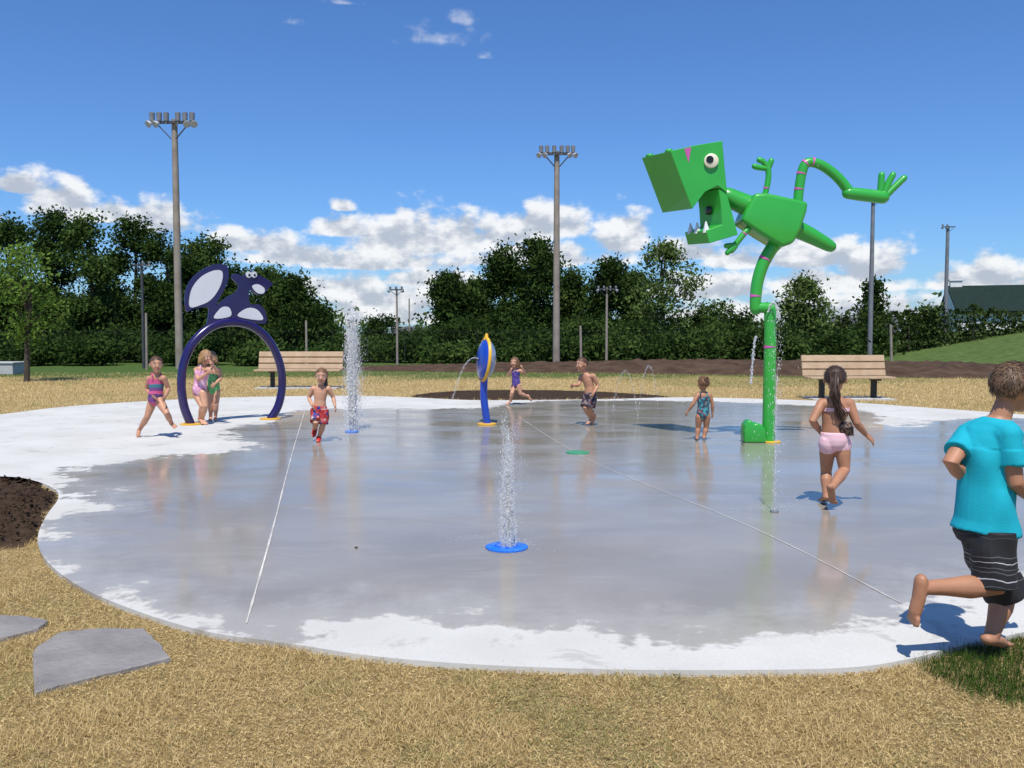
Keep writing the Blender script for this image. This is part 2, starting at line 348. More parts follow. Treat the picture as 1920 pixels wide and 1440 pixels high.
# heightfield patches
def mound(name, poly, hfun, m_, label, cat, step=.25, z0=-.026):
    xs = [p.x for p in poly]; ys = [p.y for p in poly]
    X, Y = np.meshgrid(np.arange(min(xs), max(xs)+step, step), np.arange(min(ys), max(ys)+step, step)); sh_ = X.shape
    sd = sdist(X.ravel(), Y.ravel(), poly); Zz = z0+np.where(sd > 0, hfun(X.ravel(), Y.ravel(), sd), sd*.4)
    V = np.stack([X.ravel(), Y.ravel(), Zz], 1); idx = np.arange(X.size).reshape(sh_)
    Fq = np.stack([idx[:-1,:-1], idx[:-1,1:], idx[1:,1:], idx[1:,:-1]], -1).reshape(-1, 4)
    keep = sd[Fq].max(1) > -step*.5; o = link(name, np_mesh(V, Fq[keep]), m_); return tag(o, label, cat, kind='structure')
msoil = mat('soil', (.030,.018,.011), .95, .5, 9, 1.0, 30, col2=(.075,.048,.03), spec=.1)
mdirt = mat('dirt', (.05,.030,.019), .95, .4, 2, 1.0, 8, col2=(.105,.068,.045), spec=.1)
rn = lambda s, n: RG.normal(0, s, n)
bedL = catmull(gxy([(-300,885),(0,897),(58,904),(98,920),(103,936),(80,966),(64,1000),(40,1016),(0,1022),(-200,1040)]), True, 5)
mound('soil_bed', bedL, lambda X, Y, s: .02+np.minimum(s, .5)*.08+rn(.012, len(X)), msoil, 'dark soil bed beside the pad edge at the left', 'soil bed', .06)
bedC = catmull([g(772,740),g(850,732),g(960,730),g(1100,732),g(1210,738),g(1255,744),g(1150,746),g(1000,748),g(880,748),g(800,745)], True, 5)
mound('soil_bed', bedC, lambda X, Y, s: .010+np.minimum(s, .8)*.012+np.abs(rn(.007, len(X))), msoil, 'long dark soil bed behind the far edge of the pad', 'soil bed', .12)
berm = [Vector(p) for p in ((-8,34.5,0),(-3,33,0),(3,31.5,0),(9,29.5,0),(14,28,0),(17.5,28,0),(19,31,0),(16,36,0),(4,38,0),(-6,38,0))]
mound('dirt_bank', catmull(berm, True, 5), lambda X, Y, s: np.minimum(s, 2.2)*.165*np.clip((X+10)/16, .2, 1)+rn(.03, len(X)), mdirt, 'low bank of bare brown earth behind the lawn', 'dirt bank', .25)
mgreen = mat('hill_grass', (.055,.09,.022), .95, .3, 3, .8, 20, col2=(.11,.16,.045), spec=.1)
hill = [Vector(p) for p in ((15.5,34,0),(24,30,0),(40,28,0),(70,30,0),(70,75,0),(24,70,0),(17,50,0))]
mound('hill', catmull(hill, True, 5), lambda X, Y, s: 1.9*(1-np.exp(-np.maximum(s,0)/6.5))*np.clip((X-14)/12, 0, 1), mgreen, 'grassy green slope rising at the right below the hedge', 'hill', .8)
# ------------------------------------------------------------------ stepping stones
mslate = mat('slate', (.185,.17,.16), .75, .3, 4, .5, 25, col2=(.29,.268,.25))
def slab(px, label):
    P = [g(*p, z=-.005) for p in px]; c = sum(P, Vector())/len(P); m = MB(); Q = []
    for i, p in enumerate(P):
        q = P[(i+1) % len(P)]
        for k in range(4): Q.append(p.lerp(q, k/4)+Vector((random.uniform(-.006,.006), random.uniform(-.006,.006), 0)))
    m.prism(Q, (0,0,-.06)); tag(m.build('stepping_stone', mslate, None, Vector((c.x,c.y,0)), True, .004, 1, top=True), label, 'stepping stone')
slab([(60,1222),(78,1205),(110,1185),(190,1177),(272,1178),(298,1205),(318,1232),(250,1250),(180,1266),(110,1284),(68,1297)], 'large irregular grey slate stepping stone set in the dry grass')
slab([(-60,1150),(0,1152),(55,1155),(92,1163),(70,1178),(0,1196),(-70,1200)], 'smaller slate stepping stone cut off by the left edge of the picture')
stones = [[g(*p) for p in [(60,1222),(110,1185),(190,1177),(272,1178),(318,1232),(180,1266),(68,1297)]], [g(*p) for p in [(-60,1150),(55,1155),(92,1163),(70,1178),(0,1196),(-70,1200)]]]
# ------------------------------------------------------------------ grass blades
def grassmat(name, lo, hi, glo, ghi):
    global N, L
    m = bpy.data.materials.new(name); t, N, L = nt(m); N.remove(N['Principled BSDF'])
    ge = N.new('ShaderNodeNewGeometry'); A = N.new('ShaderNodeAttribute'); A.attribute_name = 'green'
    c = mixc(A.outputs['Fac'], mixc(ge.outputs['Random Per Island'], lo, hi), mixc(ge.outputs['Random Per Island'], glo, ghi))
    d = N.new('ShaderNodeBsdfDiffuse'); tr = N.new('ShaderNodeBsdfTranslucent'); ms = N.new('ShaderNodeMixShader'); ms.inputs[0].default_value = .3
    L.new(c, d.inputs[0]); L.new(c, tr.inputs[0]); L.new(d.outputs[0], ms.inputs[1]); L.new(tr.outputs[0], ms.inputs[2]); L.new(ms.outputs[0], N['Material Output'].inputs[0]); return m
mgr = grassmat('grass', (.40,.28,.105), (.82,.64,.335), (.10,.14,.035), (.29,.33,.11))
def blades(name, X, Y, ln, wd, green, tilt, label, Zb=-.03):
    n = len(X); a = RG.uniform(0, 2*pi, n); ti = np.clip(RG.normal(tilt, .3, n), .1, 1.5); d = np.stack([np.cos(a), np.sin(a)], 1)
    p0 = np.stack([X, Y, np.full(n, Zb)], 1); side = np.stack([-d[:,1], d[:,0], np.zeros(n)], 1)*wd[:,None]
    st = np.stack([d[:,0]*np.sin(ti*.6), d[:,1]*np.sin(ti*.6), np.cos(ti*.6)], 1)*(ln*.55)[:,None]
    en = np.stack([d[:,0]*np.sin(ti*1.25), d[:,1]*np.sin(ti*1.25), np.cos(ti*1.25)], 1)*(ln*.55)[:,None]
    V = np.stack([p0-side, p0+side, p0+st+side*.8, p0+st-side*.8, p0+st+en+side*.15, p0+st+en-side*.15], 1).reshape(-1, 3)
    V[:,2] = np.maximum(V[:,2], Zb+.002+RG.uniform(0,.01,len(V)))
    o = np.arange(n)[:,None]*6; Fq = np.concatenate([o+np.array([[0,1,2,3]]), o+np.array([[3,2,4,5]])])
    me = np_mesh(V, Fq); at_ = me.attributes.new('green', 'FLOAT', 'POINT'); at_.data.foreach_set('value', np.repeat(green, 6).astype(np.float32))
    return tag(link(name, me, mgr), label, 'grass', kind='stuff')
def lowf(X, Y, s=1.0):
    return np.sin(X*2.1*s+1.3)*np.cos(Y*1.7*s+.4)+.6*np.sin(X*4.7*s-Y*3.9*s)+.4*np.cos(X*9.1*s+Y*7.3*s)
n = 1400000; X = RG.uniform(-6.5, 4.5, n); Y = RG.uniform(2.3, 9.5, n)
k = (np.abs(X) < .62*Y+.4) & (RG.uniform(0, 1, n) < np.minimum(1, (3.3/Y)**1.6)); X = X[k]; Y = Y[k]
k = (sdist(X, Y, pad) < .012+.014*np.clip(lowf(X,Y,2.9),-.5,2)) & (sdist(X, Y, bedL) < .03)
for s in stones: k &= sdist(X, Y, s) < .012
X = X[k]; Y = Y[k]; gp_px = catmull(gxy([(1725,1232),(1780,1212),(1860,1203),(1990,1180),(2150,1250),(2000,1320),(1900,1310),(1800,1282),(1745,1255)]), True, 4)
gz = sdist(X, Y, gp_px)+RG.normal(0, .04, len(X)) > 0
Xd, Yd = X[~gz], Y[~gz]; gr = ((lowf(Xd, Yd)+.5*lowf(Xd+2, Yd, 3.1)+RG.normal(0, .8, len(Xd))) > 1.25).astype(float)*RG.uniform(.25, .9, len(Xd))
tuft = 1+.4*np.clip(lowf(Xd+.3, Yd, 2.3), -1, 1.2)
blades('dry_grass', Xd, Yd, RG.uniform(.015,.042,len(Xd))*tuft, RG.uniform(.0005,.0012,len(Xd)), gr, 1.05, 'matted straw coloured dry grass in the foreground')
n2 = 36000; Xg = RG.uniform(1.2, 3.2, n2); Yg = RG.uniform(3, 4.6, n2); k = (sdist(Xg, Yg, gp_px)+RG.normal(0,.03,n2) > 0); Xg, Yg = Xg[k], Yg[k]
o = blades('green_grass', Xg, Yg, RG.uniform(.03,.06,len(Xg)), RG.uniform(.0008,.0018,len(Xg)), np.where(RG.uniform(0,1,len(Xg)) < .95, 1.0, .3), .7, 'patch of dark green grass at the pad edge by the boy in turquoise')
o.data.materials.clear(); o.data.materials.append(grassmat('green_grass', (.04,.07,.015), (.10,.15,.035), (.025,.06,.010), (.075,.13,.025)))
gstrip = [g(1225,707), g(1380,700), g(1525,699), g(1700,706), g(1760,716), g(1540,722), g(1400,727), g(1240,722)]
n3 = 170000; X = RG.uniform(-20, 19, n3); Y = RG.uniform(13, 32, n3); k = (np.abs(X) < .62*Y+1) & (sdist(X, Y, pad) < .01) & (sdist(X, Y, bedC) < .05); X = X[k]; Y = Y[k]
gr = np.where(((lowf(X, Y, .35)+RG.normal(0,.8,len(X))+np.clip((Y-25)*.5,-2,3)) > 1.5) | (sdist(X, Y, gstrip)+RG.normal(0,.3,len(X)) > 0), RG.uniform(.6,1,len(X)), 0)
blades('dry_grass', X, Y, RG.uniform(.03,.08,len(X)), RG.uniform(.003,.007,len(X)), gr, .9, 'dry lawn between the far pad edge and the benches')
# soil clods
def chips(name, poly, n, s0, s1, m_, label):
    xs = [p.x for p in poly]; ys = [p.y for p in poly]; X = RG.uniform(min(xs), max(xs), n); Y = RG.uniform(min(ys), max(ys), n); k = sdist(X, Y, poly) > .02; X = X[k]; Y = Y[k]; n = len(X)
    s = RG.uniform(s0, s1, n)**1.0; base = np.array([(1,0,0),(0,1,0),(-1,0,0),(0,-1,0),(0,0,.7),(0,0,-.7)]); V = base[None]*s[:,None,None]*RG.uniform(.5,1.3,(n,6,1))
    a = RG.uniform(0, 6.28, n); c, s_ = np.cos(a)[:,None], np.sin(a)[:,None]; V = np.stack([V[...,0]*c-V[...,1]*s_, V[...,0]*s_+V[...,1]*c, V[...,2]], -1)
    V += np.stack([X, Y, RG.uniform(0, .045, n)], 1)[:,None]; T = np.array([(0,1,4),(1,2,4),(2,3,4),(3,0,4),(1,0,5),(2,1,5),(3,2,5),(0,3,5)])
    Fq = (np.arange(n)[:,None,None]*6+T[None]).reshape(-1, 3); tag(link(name, np_mesh(V.reshape(-1,3), Fq), m_, smooth=False), label, 'soil', kind='stuff')
chips('soil_clods', bedL, 6500, .004, .020, msoil, 'loose dark clods on the soil bed at the left')
# ------------------------------------------------------------------ trees
mbark = mat('bark', (.06,.048,.036), .9, .3, 5, .8, 20)
LM = {'dark': leafmat('leaf_dark', (.018,.038,.011), (.064,.108,.026), .32), 'mid': leafmat('leaf_mid', (.032,.062,.015), (.10,.155,.04), .32),
      'light': leafmat('leaf_light', (.055,.092,.026), (.14,.20,.058)), 'young': leafmat('leaf_young', (.09,.17,.028), (.20,.31,.065), .4), 'cedar': leafmat('leaf_cedar', (.022,.040,.012), (.062,.092,.024))}
def leafmesh(P, size):
    n = len(P); a = RG.normal(0, 1, (n,3)); a /= np.linalg.norm(a, axis=1)[:,None]; b = RG.normal(0, 1, (n,3)); b[:,2] *= .6; b -= a*(a*b).sum(1)[:,None]; b /= np.linalg.norm(b, axis=1)[:,None]
    s = (size*RG.uniform(.6, 1.35, n))[:,None]; V = np.stack([P+a*s, P+b*s*.5, P-a*s, P-b*s*.5], 1).reshape(-1, 3)
    return np_mesh(V, np.arange(n*4).reshape(-1, 4))
PROF = {'round': lambda t: np.sqrt(np.maximum(0, 1-(2*t-1)**2))**.8, 'oval': lambda t: np.sin(pi*np.clip(t,0,1)**.8)**.7, 'cone': lambda t: (1-t)**.75*np.minimum(1, t*8+.3)}
def tree(px, top, hw, Y, m_, label, prof='lobes', crown0=.06, clumps=130, per=62, leaf=.2, sig=.42, group=None, name='tree', inner=.5):
    x0 = at(px, 650, Y).x; Ht = at(px, top, Y).z*1.0; Wd = hw*Y/F; zb = Ht*crown0; hc = Ht-zb
    root = empty(name, (x0, Y, -.03), label, 'tree', group)
    if prof == 'lobes':
        lobes = []; nl = 9
        R0 = Wd*random.uniform(.42,.52); lobes.append((random.uniform(-.2,.2)*Wd, 0, Ht-R0*1.05, R0))
        for q in range(nl-1):
            t = random.uniform(.05,.78); wr = Wd*(1-max(0,t-.35)**1.3*.9); R = Wd*random.uniform(.28,.50); a = random.uniform(0,2*pi); rr = max(0, wr-R*.75)*random.uniform(.5,1.15)
            lobes.append((rr*cos(a), rr*sin(a), max(R*.6, min(zb+hc*t, Ht-R*1.1)), R))
        lobes += [(-Wd*.5, -.3, Ht*.22, Wd*.45), (Wd*.5, -.3, Ht*.22, Wd*.45), (0, -Wd*.35, Ht*.35, Wd*.5)]
        lo = np.array(lobes); w = lo[:,3]**2; idx = RG.choice(len(lo), clumps, p=w/w.sum()); d = RG.normal(0,1,(clumps,3)); d /= np.linalg.norm(d,axis=1)[:,None]
        C = lo[idx,:3]+d*lo[idx,3:4]*RG.uniform(.6,1.0,(clumps,1))*np.array([1,1,1.05]); C[:,2] = np.clip(C[:,2], .2, Ht+.15)
    else:
        t_ = RG.uniform(0, 1, clumps)**.9; a = RG.uniform(0, 2*pi, clumps); r_ = Wd*PROF[prof](t_)*np.sqrt(RG.uniform(inner**2, 1, clumps))*RG.uniform(.82, 1.08, clumps)
        C = np.stack([r_*np.cos(a), r_*np.sin(a), zb+hc*t_*.96], 1)
    sg = sig*RG.uniform(.6, 1.3, clumps)
    P = (C[:,None]+RG.normal(0, 1, (clumps, per, 3))*sg[:,None,None]*np.array([1,1,.7])).reshape(-1, 3); P = P[P[:,2] > .1]
    m = MB(); lean = random.uniform(-.2, .2); tr = max(.04, Ht*.018)
    m.tube([(0,0,-.1),(lean*.3,0,Ht*.3),(lean,0,Ht*.6),(lean*1.2,0,Ht*.85)], [tr*1.25,tr,tr*.7,tr*.25], 8)
    for q in range(9):
        c = C[random.randrange(clumps)]; z0 = max(.15*Ht, min(c[2]*.7, Ht*.75)); m.tube([(lean*z0/Ht,0,z0),(c[0]*.5,c[1]*.5,(z0+c[2])/2+.05*Ht*.3),(c[0]*.95,c[1]*.95,c[2])], [tr*.5,tr*.3,tr*.1], 6)
    m.build('trunk', mbark, root); link('crown', leafmesh(P, leaf), m_, root, smooth=False); return root
GT = 'dark trees along the far side of the park'
TL = [(-70,425,105,50,'dark'),(20,406,64,46,'dark'),(98,386,66,52,'dark'),(180,404,60,47,'mid'),(252,408,60,52,'dark'),(318,432,52,48,'dark'),(384,440,56,51,'mid'),(444,498,44,46,'dark'),
      (508,496,52,50,'mid'),(564,514,42,46,'dark'),(600,574,26,52,'dark'),
      (846,512,38,50,'dark'),(898,520,36,55,'mid'),(946,462,48,51,'dark'),(1008,444,54,49,'dark'),(1078,508,42,53,'mid'),(1130,488,44,49,'dark'),(1186,508,40,54,'mid')]
nm = ['tall dark tree at the far left edge of the picture','dark leafy tree behind the young tree at the left','tallest crown of the left tree row','mid green tree in the middle of the left row','dark tree just left of the tall left light pole','dark tree right behind the tall left light pole','mid green tree rising behind the purple squirrel panel','lower dark tree to the right of the squirrel panel','mid green tree above the left bench','dark tree at the right end of the left row','small round tree closing the left row by the tall water jet',
      'small dark tree starting the middle clump at its left end','mid green tree second from the left of the middle clump','tall dark tree above the purple swimsuit girl','tallest dark tree beside the centre light pole','mid green tree right of the centre light pole','dark tree behind the small floodlight in the middle','mid green tree behind the lacy pale tree']
for (px, tp, hw, Y, mm), lb in zip(TL, nm): tree(px, tp+4, hw, Y, LM[mm], lb, clumps=200, per=95, leaf=.115, sig=.34, group=GT)
tree(1245, 452, 72, 46, LM['light'], 'airy pale green tree with lacy crown left of the green dinosaur', 'oval', .2, 95, 50, .105, .32, inner=.2)
tree(1505, 522, 52, 44, LM['light'], 'pale yellow green tree behind the dinosaur leg', 'oval', .05, 95, 60, .11, .3, inner=.2)
tree(1634, 520, 30, 60, LM['dark'], 'narrow dark tree behind the slim lamp post at the right', 'cone', .1, 60, 60, .15, .3)
tree(1745, 572, 26, 46, LM['light'], 'small pale bush standing in front of the cedar hedge', 'oval', .05, 40, 40, .11, .25)
tree(48, 452, 52, 26, LM['young'], 'young bright green sapling with open crown at the far left', 'oval', .28, 62, 40, .065, .22, inner=.1, name='young_tree')
# undergrowth
def bush(px, top, hw, Y, mm, label, group=None): return tree(px, top, hw, Y, LM[mm], label, 'round', .0, 50, 75, .11, .28, group, 'bush', .3)
BS = [(140,632,48,43,'dark'),(235,622,60,44,'dark'),(420,612,70,45,'dark'),(545,604,55,45,'dark'),(650,628,45,46,'mid'),(718,596,38,60,'dark'),(772,618,45,70,'dark'),(812,616,50,60,'mid'),(880,600,60,45,'dark'),(985,606,70,45,'dark'),(1100,604,60,45,'mid'),(1200,612,60,44,'dark'),(1295,592,60,47,'mid'),(1345,568,50,52,'mid'),(1395,590,42,50,'dark'),(1440,608,45,46,'mid'),(1570,604,48,46,'dark'),(1625,612,45,45,'dark'),(700,640,60,44,'mid'),(780,642,60,43,'dark'),(300,640,60,43,'dark'),(20,632,60,43,'dark'),(350,636,60,39.6,'dark'),(490,640,60,39.5,'mid'),(610,648,62,39.6,'dark'),(845,646,62,39.6,'mid'),(940,648,60,39.5,'dark'),(1050,646,62,39.6,'dark'),(1160,642,60,39.5,'mid'),(1260,640,58,39.6,'dark'),(170,648,60,39.5,'dark'),(70,650,60,39.6,'dark'),
      (1330,632,56,39.6,'mid'),(1405,636,56,39.5,'dark'),(1480,630,56,39.6,'mid'),(1560,634,56,39.5,'dark')]
bn = ['lone dark bush on the lawn by the young tree','dark bush left of the tall left light pole','dark bush seen through the purple arch','dark bush behind the left bench','low pale bush right behind the tall water jet','small round tree in the gap right of the tall jet','distant dark bush in the gap left of the middle clump','mid green bush below the small middle tree','dark bush behind the blue spray disc','dark bush behind the purple swimsuit girl','bush behind the running boy in dark shorts','dark bush below the lacy pale tree','mid green bush right of the lacy pale tree','mid green rounded tree between lacy tree and dinosaur','dark bush just left of the dinosaur leg','bush right behind the dinosaur pole','dark bush right of the pale yellow green tree','dark bush at the foot of the slim lamp post','low bush at the small left floodlight','low dark bush left of the blue spray disc','low dark bush at the foot of the left light pole','low dark bush at the left edge behind the white box',
      'low shrub in front of the fence inside the purple arch at left','low shrub in front of the fence above the left bench','low shrub in front of the fence behind the tall water jet','low shrub in front of the fence left of the blue disc','low shrub in front of the fence right of the blue disc','low shrub in front of the fence at the centre light pole','low mid green shrub in front of the fence near the small middle floodlight','low shrub in front of the fence below the lacy pale tree','low shrub in front of the fence right of the young tree','low shrub in front of the fence at the young tree',
      'low shrub on the dirt bank left of the dinosaur','low dark shrub on the dirt bank just left of the dinosaur pole','low shrub on the dirt bank right of the dinosaur pole','low dark shrub on the dirt bank above the right bench']
for i_, (q, lb) in enumerate(zip(BS, bn)):
    jt = random.uniform(-9, 9) if i_ > 21 else 0; bush(q[0], q[1]+jt, q[2]*random.uniform(.8,1.1), q[3], q[4], lb, 'bushes under the far trees')
# far wood beyond everything
P = []
for i in range(170):
    x = RG.uniform(-110, 120); y = RG.uniform(105, 130); h = RG.uniform(2.2, 4.2); c = np.array([x, y, h*.5]); P.append(c+RG.normal(0, 1, (110,3))*np.array([1.6,1.2,h*.3]))
P = np.concatenate(P); P = P[P[:,2] > 0]; tag(link('far_wood', leafmesh(P, .4), LM['mid'], smooth=False), 'distant band of trees on the horizon', 'wood', kind='stuff')
# cedar hedge
hp = []; m = MB()
x = 17.2; hc = []
while x < 36:
    y = 46+RG.normal(0,.2); zt = at((x/46)*F+960, 588-min(1,(x-17)/4)*10, 46).z+RG.normal(0,.12); hc.append((x, y, zt)); x += .55
for (x, y, zt) in hc:
    n = 560; t_ = RG.uniform(0, 1, n); a = RG.uniform(0, 6.28, n); rr = .62*np.sqrt(RG.uniform(.3,1,n))*np.minimum(1, (1-t_)*3+.25)
    hp.append(np.stack([x+rr*np.cos(a), y+rr*np.sin(a)*1.4, t_*zt], 1))
root = empty('hedge', (27, 46, 0), 'long dark cedar hedge along the top of the slope at the right', 'hedge')
link('foliage', leafmesh(np.concatenate(hp)-np.array([27,46,0]), .10), LM['cedar'], root, smooth=False)
for (x, y, zt) in hc[::2]: m.tube([(x-27,y-46,0),(x-27,y-46,zt*.7)], [.06,.03], 6)
m.build('stems', mbark, root)['kind'] = 'stuff'
# ------------------------------------------------------------------ buildings
mwhite = mat('white_siding', (.72,.72,.70), .7, .06, 3); mroofg = mat('green_roof', (.012,.026,.018), .85, .25, 4, .4, 30, spec=.2); mroofd = mat('grey_roof', (.075,.075,.085), .8, .25, 4, .4, 30)
mglass = mat('dark_glass', (.02,.025,.03), .1, .1)
def house(corner, w, d, ze, zr, roofm, label, chim=None, yaw=0):
    hx = w/2; hy = d/2; R = Matrix.Rotation(yaw, 3, 'Z'); c = Vector((corner.x, corner.y, 0))+R@Vector((hx,hy,0)); root = empty('house', c, label, 'house'); root.rotation_euler = (0,0,yaw)
    m = MB(); m.box((0,0,ze/2), (2*hx,2*hy,ze))
    for s in (-1, 1): m.prism([(s*hx,-hy,ze),(s*hx,hy,ze),(s*hx,0,zr)], (-s*.15,0,0))
    m.build('wall', mwhite, root, smooth=False)
    m = MB(); o = .35
    for s in (-1, 1):
        m.prism([(-hx-o*.3,s*(hy+o),ze-.2),(hx+o,s*(hy+o),ze-.2),(hx+o,s*.02,zr+.12),(-hx-o*.3,s*.02,zr+.12)], (0,s*.05,.14))
    rf = m.build('roof', roofm, root, smooth=False)
    if chim is not None:
        m = MB(); m.box((chim,0,zr+.2), (.8,.8,.9)); m.box((chim,0,zr+.68), (.95,.95,.12)); m.build('chimney', mwhite, rf, smooth=False)
    k = -hx+1.2
    while k < hx-1:
        m = MB(); m.box((k,-hy-.02,ze*.55), (1.2,.06,1.0)); f = m.build('window', mwhite, root, smooth=False); m = MB(); m.box((k,-hy-.055,ze*.55), (1.05,.03,.85)); m.build('pane', mglass, f, smooth=False); k += 3
a = at(1796, 582, 62); house(a, 26, 12, at(1800,583,63).z, at(1800,543,68).z, mroofg, 'white house with dark green roof and white chimney behind the hedge', -12.5, -radians(20))
a = at(1560, 604, 90); house(a, 6, 8, at(0,622,90).z, at(0,600,94).z, mroofd, 'low distant house with grey roof behind the trees at the right', None, -radians(18))
a = at(735, 640, 78); house(a, 5, 6, at(0,640,78).z, at(0,618,81).z, mroofd, 'low distant house with grey roof in the gap between the trees', None, radians(8))
# ------------------------------------------------------------------ light poles
mwood = mat('pole_wood', (.21,.175,.14), .9, .25, 2, .5, 30, col2=(.32,.28,.235)); msteel = mat('lamp_grey', (.17,.18,.195), .45, .15, 6); mrefl = mat('lamp_dish', (.52,.53,.56), .3, .1, 5); mdarkm = mat('dark_metal', (.05,.052,.055), .5, .2, 6)
def light_pole(px, top, Y, r, armw, xs, label, double=False, pm=None, group='floodlight poles'):
    b0 = Vector((at(px, 690, Y).x, Y, -.03)); zt = at(px, top, Y).z+.03; root = empty('light_pole', b0, label, 'light pole', group)
    m = MB(); m.tube([(0,0,-.2),(0,0,zt*.5),(0,0,zt)], [r*1.15,r,r*.8], 12); m.build('pole', pm or mwood, root)
    za = zt-.15*armw/1.0*.6
    if armw > 0:
        m = MB(); m.box((0,-r-.05,za), (armw,.09,.10) if armw > 1 else (armw,.06,.05)); m.build('crossarm', mdarkm, root, smooth=False)
        for s in (-1, 1):
            m = MB(); m.tube([(s*armw*.36,-r-.06,za-.05),(s*r*.7,-r*.9,za-armw*.36)], .025 if armw > 1 else .012, 6); m.build('brace', mdarkm, root)
    for q, x in enumerate(xs):
        small = armw < 1; s = armw*.128 if not small else .10; tl = .5 if x > 0 else -.5; hh_ = .55 if small else 1.35
        m = MB(); m.tube([(x,-r-.08,za+.04),(x,-r-.08,za+.06+s*hh_),(x,-r-.08,za+.08+s*hh_)], [s*.44,s*.48,s*.28], 12); m.tube([(x,-r-.08,za-.06),(x,-r-.08,za+.06)], [s*.3,s*.3], 10)
        lp = m.build('lamp', msteel, root)
        if abs(x) < armw*.2: continue
        d = Vector((tl, -.7, -.55)).normalized(); c = Vector((x+tl*s*.5,-r-.12,za-.04)); mm = MB()
        mm.tube([c-d*s*.2, c+d*s*.25, c+d*s*.6, c+d*s*.65], [s*.25,s*.5,s*.66,s*.64], 14); mm.build('reflector', mrefl, lp)
    return root
light_pole(337, 224, 35.8, .14, 1.75, [-.80,-.52,-.24,.22,.50,.78], 'tall wooden pole with six floodlights at the left above the purple arch')
light_pole(1043, 284, 36.2, .13, 1.4, [-.64,-.40,-.12,.18,.42,.64], 'wooden floodlight pole in the middle rising over the trees')
light_pole(745, 541, 36.5, .045, .6, [-.25,-.02,.22], 'small floodlight post in the gap right of the tall water jet')
light_pole(1137, 539, 36.8, .05, .85, [-.36,-.13,.13,.36], 'small floodlight post in front of the middle trees behind the running boy')
light_pole(270, 494, 36.0, .06, .7, [.12,.36], 'dark floodlight post among the trees left of the tall pole', pm=mdarkm)
light_pole(1630, 375, 40, .10, .5, [-.1,.15], 'slim grey lamp post seen behind the raised dinosaur foot', pm=msteel)
light_pole(1770, 424, 46, .10, .6, [-.36,-.12], 'lamp post with two heads at the far right by the house', pm=msteel)
def post(px, top, Y, r, lean, label):
    b0 = at(px, 680, Y); zt = at(px, top, Y).z; m = MB(); m.tube([(b0.x,Y,-.1),(b0.x+lean,Y,zt)], [r,r*.9], 8); m.ell((b0.x+lean,Y,zt),(r*.95,r*.95,r*.4)); tag(m.build('wooden_post', mwood, None, Vector((b0.x,Y,0)), top=True), label, 'post')
post(1090, 612, 35, .05, -.04, 'short bare wooden post right of the centre light pole'); post(1672, 610, 38, .06, -.08, 'short leaning wooden post on the slope at the right'); post(275, 588, 35, .05, .02, 'short grey post beside the tall left light pole'); post(575, 602, 36, .05, 0, 'short post rising above the left bench'); post(768, 560, 60, .05, 0, 'thin distant post right of the small floodlight')
# chain link fence
root = empty('chain_link_fence', (-4, 40.5, 0), 'long thin chain link fence in front of the far trees', 'fence'); mf = mat('fence_wire', (.028,.034,.028), .8, .1, spec=.1)
m = MB(); m.tube([(-24,0,1.5),(13,0,1.5)], .008, 6); m.build('rail', mf, root)
for i in range(12):
    m = MB(); m.tube([(-24+i*3.3,0,-.1),(-24+i*3.3,0,1.54)], .018, 6); m.build('post', mf, root)
V = []; Fq = []
for s in (-1, 1):
    for i in range(235):
        x = -25+i*.16; d = 1.4*s; V += [(x-.002,0,.08),(x+.002,0,.08),(x+d+.002,.004*s,1.49),(x+d-.002,.004*s,1.49)]; k = len(V)-4; Fq.append((k,k+1,k+2,k+3))
o = link('wire_mesh', np_mesh(V, Fq), mf, root, smooth=False)
mpale = mat('pale_grey_box', (.42,.42,.41), .7, .08, 3)
m = MB(); c = at(4, 690, 31); m.box((c.x,31,.17), (1.3,1.0,.38)); m.box((c.x,31,.38), (1.38,1.08,.05)); tag(m.build('storage_box', mpale, None, Vector((c.x,31,0)), False, .01, 1, top=True), 'low pale storage box cut off at the left edge under the trees', 'box')
# ------------------------------------------------------------------ benches
mplank = mat('bench_wood', (.38,.26,.155), .65, .2, 4, .2, 40, col2=(.50,.36,.23)); mblack = mat('black_metal', (.012,.012,.013), .45, .2)
mslab = mat('slab_concrete', (.5,.49,.46), .9, .1, 4)
def bench(px, py, wpx, yaw, label):
    b0 = g(px, py); Y = b0.y; w = wpx*Y/F; root = empty('park_bench', (b0.x, Y, .0), label, 'bench', 'park benches'); root.rotation_euler = (0,0,yaw)
    R = Matrix.Rotation(radians(-14), 3, 'X'); m = MB()
    for z, y in ((.53,.26),(.69,.30),(.85,.34)): m.box((0,y,z), (w,.045,.14), R)
    m.build('backrest', mplank, root, smooth=False, bevel=.008, seg=1)
    m = MB()
    for y in (-.16,-.02,.12): m.box((0,y,.44), (w,.13,.045))
    m.build('seat', mplank, root, smooth=False, bevel=.008, seg=1)
    for s in (-1, 1):
        m = MB(); x = s*w*.31; m.box((x,.05,.2), (.1,.1,.44)); m.box((x,0,.40), (.08,.42,.04)); m.box((x,.05,-.005), (.22,.34,.02)); m.box((x,.33,.66), (.07,.05,.5), R); m.box((x,.22,.42),(.07,.14,.05)); m.build('leg', mblack, root, smooth=False)
    m = MB(); m.box((b0.x, Y+.05, -.02), (w*.95,.9,.04)); tag(m.build('bench_slab', mslab, None, Vector((b0.x,Y,0)), False, top=True), None, None, kind='structure')
bench(560, 726, 160, .0, 'tan slatted bench at the left behind the purple arch and tall jet'); bench(1591, 746, 162, .06, 'tan slatted bench at the right behind the girl in the pink bikini')
